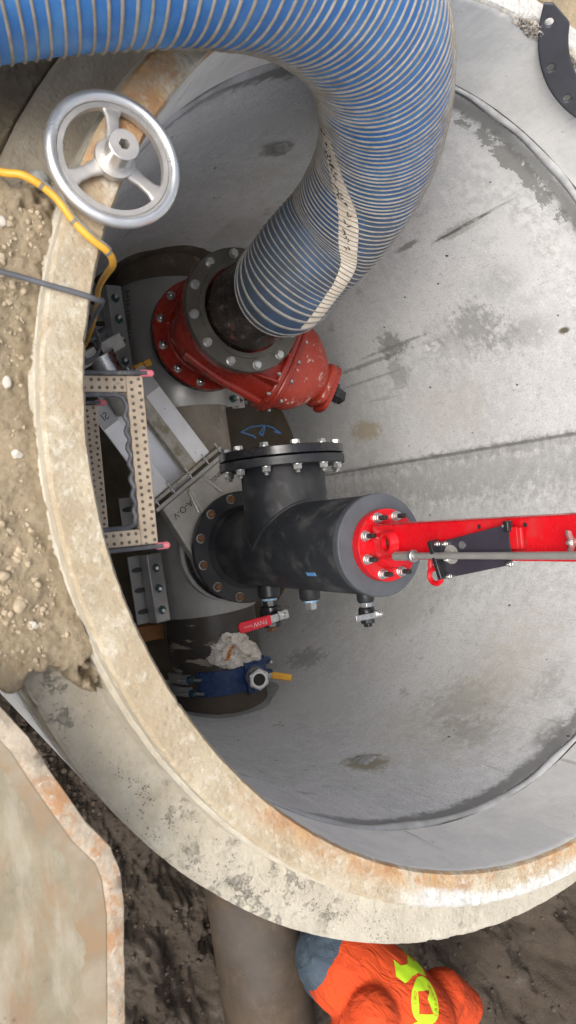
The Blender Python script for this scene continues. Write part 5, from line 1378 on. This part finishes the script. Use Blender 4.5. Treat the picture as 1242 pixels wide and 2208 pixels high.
def dense(poly, step):
    out = []
    for a, b in zip(poly, poly[1:] + poly[:1]):
        n = max(1, int(math.dist(a, b) / step)); out += [(a[0] + (b[0] - a[0]) * k / n, a[1] + (b[1] - a[1]) * k / n) for k in range(n)]
    return out
pin = inset(PL, 1.6)
o_d, i_d = [], []
for a, b, c_, d in zip(PL, PL[1:] + PL[:1], pin, pin[1:] + pin[:1]):
    n = max(1, int(math.dist(a, b) / 0.22))
    for k in range(n):
        t = k / n; o_d.append((a[0] + (b[0] - a[0]) * t, a[1] + (b[1] - a[1]) * t)); i_d.append((c_[0] + (d[0] - c_[0]) * t, c_[1] + (d[1] - c_[1]) * t))
n = len(o_d); oa = np.array(o_d); ia = np.array(i_d)
wz = 0.16 * fbm(oa[:, 0] * 0.9, oa[:, 1] * 0.9, 4, 31)
mb = MB()
for k in range(n):
    w_ = wz[k]
    for (x, y), z in (((oa[k] * 0.25 + ia[k] * 0.75), 4.0 + 0.10), ((oa[k] * 0.6 + ia[k] * 0.4) + w_ * 0.6, 4.05 + w_), (oa[k] + w_, 3.75), (oa[k] + w_ * 1.2, 2.9), (oa[k] + 0.1, 2.75)):
        mb.v.append((x, y, z))
mb.f = [(k * 5 + j, k * 5 + j + 1, ((k + 1) % n) * 5 + j + 1, ((k + 1) % n) * 5 + j) for k in range(n) for j in range(4)]
mb.build('cut_edge', 'edge_rust', rp, smooth=60)
m_ = len(PL)
rb = MB(); ra_, rb_ = inset(PL, 1.25), inset(PL, 2.3)
for k in range(n):
    pass
i2 = []; i3 = []
for a, b, c_, d in zip(ra_, ra_[1:] + ra_[:1], rb_, rb_[1:] + rb_[:1]):
    nn_ = max(1, int(math.dist(a, b) / 0.3))
    for k in range(nn_):
        t = k / nn_; i2.append((a[0] + (b[0] - a[0]) * t, a[1] + (b[1] - a[1]) * t)); i3.append((c_[0] + (d[0] - c_[0]) * t, c_[1] + (d[1] - c_[1]) * t))
i2 = np.array(i2); i3 = np.array(i3); wq = 1.5 * fbm(i2[:, 0] * 0.35, i2[:, 1] * 0.35, 5, 37, 0.6) - 0.3
for k in range(len(i2)):
    rb.v += [(i2[k][0], i2[k][1], 4.045), (i3[k][0] + wq[k], i3[k][1] + wq[k], 4.035)]
rb.f = [(2 * k, 2 * k + 1, 2 * ((k + 1) % len(i2)) + 1, 2 * ((k + 1) % len(i2))) for k in range(len(i2))]
rb.build('rust_scale', 'rust_band', rp, smooth=60)
mb = MB()
mb.v = [(x, y, 4.02) for x, y in inset(PL, 1.2)] + [(x, y, 2.78) for x, y in inset(PL, 0.2)]
mb.f = [tuple(range(m_)), tuple(range(m_, 2 * m_))[::-1]] + [(i, m_ + i, m_ + (i + 1) % m_, (i + 1) % m_) for i in range(m_)]
mb.build('plate', 'rusty_plate', rp, smooth=20)

# ------------------------------------------------------------------ stones and clods
def rock_mesh(seed, mt, sub=2):
    bm = bmesh.new(); bmesh.ops.create_icosphere(bm, subdivisions=sub, radius=1.0)
    rs = np.random.default_rng(seed); off = rs.random(3) * 50
    for v_ in bm.verts:
        p_ = v_.co; k = 1 + 0.45 * float(fbm(np.array([p_.x * 1.3 + off[0]]), np.array([p_.y * 1.3 + p_.z * 1.7 + off[1]]), 3, seed)[0])
        v_.co = V((p_.x * k, p_.y * k * 0.85, p_.z * k * 0.65)) * I
    me = bpy.data.meshes.new('stone'); bm.to_mesh(me); bm.free(); me.materials.append(M[mt]); me.shade_smooth(); me.set_sharp_from_angle(angle=math.radians(38)); return me
def gz(x, y): return float(terrain(np.array([x * 1.0]), np.array([y * 1.0]))[0][0])
stones = [(-4.2, -46.8, 0.42, 'stone', 'small white pebble on the dirt left of the rim, upper one'),
          (0.8, -46.6, 0.40, 'stone', 'pale flat pebble on the dirt halfway down the near rim'),
          (11.2, -47.4, 0.52, 'clod', 'largest pale clod in the rubble near the lower left dirt'),
          (12.6, -46.6, 0.36, 'stone', 'smooth greyish stone just below the largest pale clod'),
          (-19.6, -43.0, 0.85, 'grey_grout', 'dark grey lump lying on the stepped ledge just beneath the handwheel'),
          (-15.3, -46.2, 0.42, 'stone', 'bluish white chip beside the dirt crack near the yellow hose'),
          (9.0, -48.2, 0.38, 'clod', 'rounded clod at the left edge above the largest one')]
for i, (x, y, r_, mt, lab) in enumerate(stones):
    o = bpy.data.objects.new('stone', rock_mesh(200 + i, mt, 3)); col_main.objects.link(o)
    o.location = V((x, y, -4.1 if mt == 'grey_grout' else gz(x, y) + r_ * 0.25)) * I; o.scale = (r_, r_, r_); o.rotation_euler = (0.2, 0.1, i * 1.3)
    tag(o, lab, 'stone', 'loose stones on the dirt')
def scatter(name, mt, N, fn, seed):
    rs = np.random.default_rng(seed); base = [rock_mesh(seed + k, mt, 1) for k in range(5)]
    bv = [np.array([tuple(v_.co) for v_ in m_.vertices]) for m_ in base]; bf = [np.array([tuple(p_.vertices) for p_ in m_.polygons]) for m_ in base]
    VV, FF = [], []; off = 0
    pts = fn(rs, N)
    zs_ = terrain(pts[:, 0], pts[:, 1])[0]
    for i in range(len(pts)):
        k = i % 5; s_ = pts[i, 2]; a = rs.random() * 6.28; c_, d = math.cos(a), math.sin(a)
        v_ = bv[k] * s_; v_ = np.stack([v_[:, 0] * c_ - v_[:, 1] * d, v_[:, 0] * d + v_[:, 1] * c_, v_[:, 2] * (0.8 + 0.5 * rs.random())], -1) + np.array([pts[i, 0], pts[i, 1], zs_[i] + s_ * 0.15]) * I
        VV.append(v_); FF.append(bf[k] + off); off += len(v_)
    me = bpy.data.meshes.new(name); me.from_pydata(np.concatenate(VV).tolist(), [], np.concatenate(FF).tolist()); me.materials.append(M[mt]); me.shade_smooth(); me.set_sharp_from_angle(angle=math.radians(45))
    for m_ in base: bpy.data.meshes.remove(m_)
    o = bpy.data.objects.new(name, me); col_main.objects.link(o); o['kind'] = 'stuff'; return o
def near_pts(rs, N):
    out = []
    while len(out) < N:
        a = -1.93 + rs.random() * 0.80; r_ = 45.9 + rs.random() ** 0.8 * 9; x, y = r_ * math.cos(a), r_ * math.sin(a)
        dens = 0.25 + 1.2 * float(sstep(fbm(np.array([x * 0.16]), np.array([y * 0.16]), 3, 9), -0.12, 0.22)[0])
        if x > 17: continue
        if rs.random() < dens: out.append((x, y, 0.022 + 0.15 * rs.random() ** 9 * (0.4 + dens)))
    return np.array(out)
def pit_pts(rs, N):
    x = 50 + rs.random(N) * 75; y = -45 + rs.random(N) * 150
    return np.stack([x, y, 0.10 + 0.55 * rs.random(N) ** 6], -1)
def bank_pts(rs, N):
    x = 17 + rs.random(N) * 46; y = -58 + rs.random(N) * 50; r_ = np.hypot(x, y); k = r_ > 51
    return np.stack([x, y, 0.08 + 0.75 * rs.random(N) ** 5], -1)[k]
def ul_pts(rs, N):
    a = -2.75 + rs.random(N) * 0.5; r_ = 50.2 + rs.random(N) ** 1.4 * 8
    return np.stack([r_ * np.cos(a), r_ * np.sin(a), 0.06 + 0.3 * rs.random(N) ** 3], -1)
scatter('gravel', 'clod', 5200, near_pts, 31)
scatter('rubble', 'dark_clod', 5000, pit_pts, 41)
scatter('bank_rubble', 'dark_clod', 5000, bank_pts, 51)
scatter('dark_gravel', 'dark_clod', 900, ul_pts, 61)

# crumbs of soil and concrete lying on the bell ledge
def ledge_crumbs():
    rs = np.random.default_rng(77); base = [rock_mesh(300 + k, 'dark_clod', 1) for k in range(4)]; mb = MB(); 
    bv = [[tuple(v_.co / I) for v_ in m_.vertices] for m_ in base]; bf = [[tuple(p_.vertices) for p_ in m_.polygons] for m_ in base]
    for c in range(46):
        a0 = rs.choice([-0.95 + rs.normal() * 0.10, -0.62 + rs.normal() * 0.16, -0.45 + rs.normal() * 0.1]); r0 = 46.2 + rs.random() * 3.4
        for i in range(int(3 + rs.random() * 14)):
            a = a0 + rs.normal() * 0.008; r_ = min(max(r0 + rs.normal() * 0.3, 45.9), 49.8); s_ = 0.03 + 0.06 * rs.random() ** 2; k = rs.integers(4)
            mb.add([(r_ * math.cos(a) + v_[0] * s_, r_ * math.sin(a) + v_[1] * s_, -4.45 + v_[2] * s_ * 0.8) for v_ in bv[k]], bf[k])
    for m_ in base: bpy.data.meshes.remove(m_)
    o = mb.build('soil_crumbs', 'grit', None, smooth=45); o['kind'] = 'stuff'
ledge_crumbs()
# broken aggregate in the spalled patches of the far rim
def far_chips():
    rs = np.random.default_rng(5); mb = MB(); base = [rock_mesh(400 + k, 'aggregate', 1) for k in range(4)]
    bv = [[tuple(v_.co / I) for v_ in m_.vertices] for m_ in base]; bf = [[tuple(p_.vertices) for p_ in m_.polygons] for m_ in base]
    for a0, da, z0, dz, n_ in ((2.935, 0.055, -0.5, 0.8, 260), (2.795, 0.035, -0.9, 0.7, 150)):
        for i in range(n_):
            t_ = rs.normal() * 0.5; a = a0 + t_ * da; z = z0 + (rs.random() - 0.6) * dz * 2 * (1 - abs(t_) * 0.5); r_ = 42.05 + max(0, z + 0.4) * 0.6; s_ = 0.10 + 0.16 * rs.random(); k = rs.integers(4)
            mb.add([(r_ * math.cos(a) + v_[0] * s_, r_ * math.sin(a) + v_[1] * s_, z + v_[2] * s_) for v_ in bv[k]], bf[k])
    for m_ in base: bpy.data.meshes.remove(m_)
    o = mb.build('spalled_aggregate', 'aggregate', manhole, smooth=45); o['kind'] = 'stuff'
far_chips()

# ------------------------------------------------------------------ the worker
def skin_obj(name, nodes, edges, mt, parent, sub=2, disp=0.0, dscale=0.15, root=0, vox=0.009, soft=10):
    """nodes: (x, y, z, radius) in inches joined by edges, fused into one continuous surface"""
    b = BASE[parent.name]; mb = MB(); done = set()
    for a_, b_ in edges:
        A, B = V(nodes[a_][:3]), V(nodes[b_][:3]); ra, rb = nodes[a_][3], nodes[b_][3]; L = (B - A).length
        ax_ = (B - A).normalized(); prof = []
        for k in range(7): t = math.pi / 2 * (1 - k / 6); prof.append((-ra * math.sin(t), max(ra * math.cos(t), 0.001)))
        for k in range(7): t = math.pi / 2 * k / 6; prof.append((L + rb * math.sin(t), max(rb * math.cos(t), 0.001)))
        mb.lathe(A, ax_, prof, 20)
    me = bpy.data.meshes.new(name + '_graph')
    me.from_pydata([tuple((V(p) - b) * I) for p in mb.v], [], mb.f)
    bm = bmesh.new(); bm.from_mesh(me); bmesh.ops.remove_doubles(bm, verts=bm.verts, dist=1e-5); bmesh.ops.recalc_face_normals(bm, faces=bm.faces); bm.to_mesh(me); bm.free()
    o = bpy.data.objects.new(name, me); col_main.objects.link(o)
    rm = o.modifiers.new('remesh', 'REMESH'); rm.mode = 'VOXEL'; rm.voxel_size = vox; rm.use_smooth_shade = True
    sm2 = o.modifiers.new('smooth', 'SMOOTH'); sm2.factor = 0.5; sm2.iterations = soft
    if disp:
        for sc_, k_ in ((dscale, 1.0), (dscale * 0.35, 0.35)):
            tx = bpy.data.textures.new('fold', 'CLOUDS'); tx.noise_scale = sc_; tx.noise_depth = 2
            dm = o.modifiers.new('fold', 'DISPLACE'); dm.texture = tx; dm.strength = disp * k_ * I; dm.mid_level = 0.5; dm.texture_coords = 'LOCAL'
    dg = bpy.context.evaluated_depsgraph_get(); ev = o.evaluated_get(dg); m2 = bpy.data.meshes.new_from_object(ev)
    bpy.data.objects.remove(o); bpy.data.meshes.remove(me)
    m2.name = name; m2.materials.clear(); m2.materials.append(M[mt]); m2.shade_smooth()
    o = bpy.data.objects.new(name, m2); col_main.objects.link(o); o.parent = parent; BASE[o.name] = b
    return o
HIP = V((87.6, 11.2, -61.0)); 
man = thing('person', 'worker in orange hoodie and blue jeans bending down beside the brown main', 'person', (84, 14, -97))
sh = V((101.0, 24.0, -57.0)); spn = (sh - HIP).normalized(); lat = UP.cross(spn).normalized()   # lat towards +Y side
mid = HIP.lerp(sh, 0.5) + UP * 2.2
nk = sh + spn * 4.5 - UP * 1.2; hd = sh + spn * 10 - UP * 5.5
def q4(p, r_, r2=None): return (p.x, p.y, p.z, r_) if r2 is None else (p.x, p.y, p.z, r_, r2)
S_L = V((100.5, 17.8, -56.5)); S_R = V((98.0, 29.4, -57.5))
E_L = V((90.0, 10.0, -52.0)); W_L = V((98.5, 7.5, -60.5)); 
E_R = V((106.0, 37.5, -61.5)); W_R = V((114.5, 38.0, -68))
K_L = V((81, 14.5, -75)); K_R = V((84, 23, -76)); F_L = V((86, 15.5, -93)); F_R = V((88, 24.5, -93))
# body (skin), one continuous surface
bn = [q4(HIP, 3.6), q4(mid, 4.0), q4(sh, 3.6), q4(nk, 2.4), q4(hd - spn * 1.2, 3.3), q4(hd + spn * 2.8 - UP * 1.5, 3.4),
      q4(S_L, 1.9), q4(E_L, 1.6), q4(W_L, 1.2), q4(W_L + V((2.4, 0.4, -2.6)), 1.4),
      q4(S_R, 1.9), q4(E_R, 1.6), q4(W_R, 1.2), q4(W_R + V((2.4, -0.6, -2.6)), 1.4),
      q4(HIP - lat * 3.8 - UP * 2, 2.4), q4(K_L, 1.8), q4(F_L, 1.8), q4(HIP + lat * 3.8 - UP * 2, 2.4), q4(K_R, 1.8), q4(F_R, 1.8),
      q4(F_L + V((5.5, 0, -2)), 1.5), q4(F_R + V((5.5, 0, -2)), 1.5)]
be = [(0, 1), (1, 2), (2, 3), (3, 4), (4, 5), (2, 6), (6, 7), (7, 8), (8, 9), (2, 10), (10, 11), (11, 12), (12, 13), (0, 14), (14, 15), (15, 16), (0, 17), (17, 18), (18, 19), (16, 20), (19, 21)]
for wv_, hd_ in ((9, W_L + V((2.4, 0.4, -2.6))), (13, W_R + V((2.4, -0.6, -2.6)))):
    for k, (a, l_) in enumerate(((-1.2, 2.6), (-0.45, 3.3), (0.35, 3.5), (1.1, 2.9))):
        i0 = len(bn); bn.append((hd_.x + 1.5, hd_.y + a, hd_.z - 1.5, 0.42)); bn.append((hd_.x + 1.5 + l_ * 0.35, hd_.y + a * 1.3, hd_.z - 1.5 - l_ * 0.75, 0.34)); be += [(wv_, i0), (i0, i0 + 1)]
    i0 = len(bn); bn.append((hd_.x - 0.4, hd_.y + 1.9, hd_.z - 1.0, 0.42)); bn.append((hd_.x, hd_.y + 2.6, hd_.z - 2.4, 0.36)); be += [(wv_, i0), (i0, i0 + 1)]
skin_obj('body', bn, be, 'skin', man, vox=0.006, soft=4)
jn = [q4(HIP + spn * 1.0 - UP * 0.4, 6.6), q4(HIP - spn * 2.6 - UP * 0.8, 6.6), q4(HIP - lat * 3.2 - UP * 3, 4.4), q4(K_L, 3.4), q4(F_L + UP * 1.5, 3.0), q4(HIP + lat * 4.2 - UP * 2, 4.9), q4(K_R, 3.6), q4(F_R + UP * 1.5, 3.0)]
skin_obj('jeans', jn, [(0, 1), (1, 2), (2, 3), (3, 4), (1, 5), (5, 6), (6, 7)], 'denim', man, 2, 0.5, 0.12)
hn = [q4(HIP + spn * 0.2 + UP * 0.2, 7.6), q4(HIP + spn * 4 + UP * 0.8, 7.8), q4(mid - UP * 0.6, 8.0), q4(mid + spn * 5.5, 7.2), q4(sh - spn * 0.5, 6.4), q4(nk - spn * 1.2 + UP * 0.3, 4.0),
      q4(S_L, 4.4), q4(S_L.lerp(E_L, 0.55), 4.0), q4(E_L, 3.8), q4(E_L.lerp(W_L, 0.5), 3.2), q4(W_L, 2.2),
      q4(S_R, 4.4), q4(S_R.lerp(E_R, 0.55), 3.9), q4(E_R, 3.7), q4(E_R.lerp(W_R, 0.5), 3.1), q4(W_R, 2.2)]
hoodie = skin_obj('hoodie', hn, [(0, 1), (1, 2), (2, 3), (3, 4), (4, 5), (4, 6), (6, 7), (7, 8), (8, 9), (9, 10), (4, 11), (11, 12), (12, 13), (13, 14), (14, 15)], 'orange', man, 2, 0.55, 0.18)
# head: hood down, hair, hard features
hp_ = hd + spn * 0.8 - UP * 0.8; fdir = (spn * 0.35 - UP).normalized()
mb = MB(); mb.lathe(hp_ - fdir * 0.0, spn, [(-4.2, 0.01), (-3.6, 2.2), (-2, 3.4), (0.5, 3.9), (3, 3.5), (4.4, 2.2), (4.9, 0.01)], 28); mb.build('hair', 'hair', man, smooth=60)
mb = MB(); mb.lathe(hp_ + fdir * 2.9 + spn * 0.4, fdir, [(0, 0.55), (0.9, 0.35), (1.2, 0.01)], 12); mb.build('nose', 'skin', man, smooth=60)
for s_ in (-1, 1):
    MB().lathe(hp_ + fdir * 2.7 + lat * s_ * 1.25 + spn * 1.2, fdir, [(0, 0.5), (0.3, 0.42), (0.45, 0.01)], 14).build('eye', 'white_print', man, smooth=60)
    MB().lathe(hp_ + lat * s_ * 3.3 + fdir * 0.6, lat * s_, [(0, 0.9), (0.5, 0.8), (0.6, 0.01)], 14).build('ear', 'skin', man, smooth=60)
    f0 = F_L if s_ < 0 else F_R
    loft([obround(f0 + V((d, 0, -2.6 + e)), (1, 0, 0), (0, 1, 0), (0, 0, 1), w_, h_, 24, 2.6) for d, e, w_, h_ in ((-3.4, 1.0, 1.4, 1.6), (-2.8, 0.9, 2.0, 2.4), (0, 1.2, 2.1, 3.0), (3, -0.2, 2.1, 1.8), (6.5, -0.7, 2.2, 1.3), (8.2, -0.9, 1.4, 0.9))], 24).build('boot', 'boot', man, smooth=60)
MB().lathe(hp_ + fdir * 3.3 - spn * 1.2, fdir, [(0, 0.75), (0.25, 0.6), (0.3, 0.01)], 14).build('mouth', 'handle_red', man, smooth=60)

# printed back: lime bars and a round emblem laid onto the cloth
bvh = BVHTree.FromPolygons([tuple(v_.co / I + BASE['person']) for v_ in hoodie.data.vertices], [tuple(p_.vertices) for p_ in hoodie.data.polygons])
pn = (UP * 0.9 - spn * 0.05 + lat * -0.10).normalized()
def drape(polys, name, mt, lift, org, ax_, ay_, target=0.25):
    """polys: list of (verts2d, faces); cut fine and dropped on the cloth"""
    bm = bmesh.new()
    for vs, fs in polys:
        bv_ = [bm.verts.new((x, y, 0)) for x, y in vs]
        for f_ in fs:
            try: bm.faces.new([bv_[i] for i in f_])
            except ValueError: pass
    bmesh.ops.triangulate(bm, faces=bm.faces)
    for _ in range(7):
        es = [e for e in bm.edges if e.calc_length() > target]
        if not es: break
        bmesh.ops.subdivide_edges(bm, edges=es, cuts=1); bmesh.ops.triangulate(bm, faces=[f_ for f_ in bm.faces if len(f_.verts) > 3])
    mb = MB(); ok = {}
    an_ = V(ax_).cross(V(ay_)).normalized()
    for i, v_ in enumerate(bm.verts):
        v_.index = i; p_ = V(org) + V(ax_) * v_.co.x + V(ay_) * v_.co.y
        h_ = bvh.ray_cast(p_ + an_ * 25, -an_)
        q_ = h_[0] + an_ * lift if h_[0] is not None else p_
        ok[i] = h_[0] is not None; mb.v.append(tuple(q_))
    mb.f = [tuple(v_.index for v_ in f_.verts) for f_ in bm.faces if all(ok[v_.index] for v_ in f_.verts)]
    bm.free()
    if mb.f: return mb.build(name, mt, hoodie, smooth=0)
LOGO = V((91.9, 19.9, -50)); lx = V((0.93, 0.28, 0)).normalized(); ly = V((-lx.y, lx.x, 0)).normalized()
LOGO_AX = spn.copy(); LOGO_AX.z = 0; LOGO_AX.normalize()
lx = V((0.35, 0.94, 0)).normalized(); ly = V((-lx.y, lx.x, 0))
def disc(r_, n=40, cx=0, cy=0, r_in=0.0):
    if r_in: 
        vs = [(cx + r_ * math.cos(2 * math.pi * k / n), cy + r_ * math.sin(2 * math.pi * k / n)) for k in range(n)] + [(cx + r_in * math.cos(2 * math.pi * k / n), cy + r_in * math.sin(2 * math.pi * k / n)) for k in range(n)]
        return vs, [(k, (k + 1) % n, n + (k + 1) % n, n + k) for k in range(n)]
    return [(cx + r_ * math.cos(2 * math.pi * k / n), cy + r_ * math.sin(2 * math.pi * k / n)) for k in range(n)], [tuple(range(n))]
drape([disc(3.1)], 'back_emblem', 'lime', 0.06, LOGO, lx, ly)
drape([([(x * 0.8, y * 0.8) for x, y in ((-1.9, -1.9), (-1.2, -1.9), (0.1, 0.2), (1.2, -1.9), (1.9, -1.9), (0.5, 0.6), (1.7, 1.9), (0.9, 1.9), (-0.1, 0.9), (-1.1, 1.9), (-1.9, 1.9), (-0.5, 0.5))], [tuple(range(12))])], 'emblem_figure', 'orange', 0.10, LOGO, lx, ly)
bar = ([(-2.0, 0.2), (-0.4, -0.6), (1.6, 0.2), (3.2, 0.5), (5.4, -0.2), (5.9, 1.9), (3.4, 2.2), (1.5, 1.5), (-0.4, 1.4), (-1.6, 2.1)], [tuple(range(10))])
drape([([(x - 3.4, y + 3.0) for x, y in bar[0]], bar[1])], 'reflective_bar', 'lime', 0.07, LOGO, lx, ly)
drape([([(x - 1.4, -y - 3.2) for x, y in bar[0]], bar[1])], 'reflective_bar', 'lime', 0.07, LOGO, lx, ly)
def text2d(txt, size, cx, cy, rot):
    cu = bpy.data.curves.new('t', 'FONT'); cu.body = txt; cu.size = size; cu.align_x = 'CENTER'; cu.align_y = 'CENTER'
    ob = bpy.data.objects.new('t', cu); col_main.objects.link(ob); me = ob.evaluated_get(bpy.context.evaluated_depsgraph_get()).to_mesh()
    c_, s_ = math.cos(rot), math.sin(rot); vs = [(cx + v_.co.x * c_ - v_.co.y * s_, cy + v_.co.x * s_ + v_.co.y * c_) for v_ in me.vertices]; fs = [tuple(p_.vertices) for p_ in me.polygons]
    ob.to_mesh_clear(); bpy.data.objects.remove(ob); bpy.data.curves.remove(cu); return vs, fs
def arc_text(txt, r_, a0, size):
    out = []
    for k, ch in enumerate(txt):
        a = math.radians(a0 + k * 15.5); out.append(text2d(ch, size, r_ * math.cos(a), r_ * math.sin(a), a + math.pi / 2))
    return out
drape(arc_text('LAZARUM', 2.45, -40, 0.85) + arc_text('DRI', 2.45, 150, 0.85), 'emblem_text', 'orange', 0.10, LOGO, lx, ly)
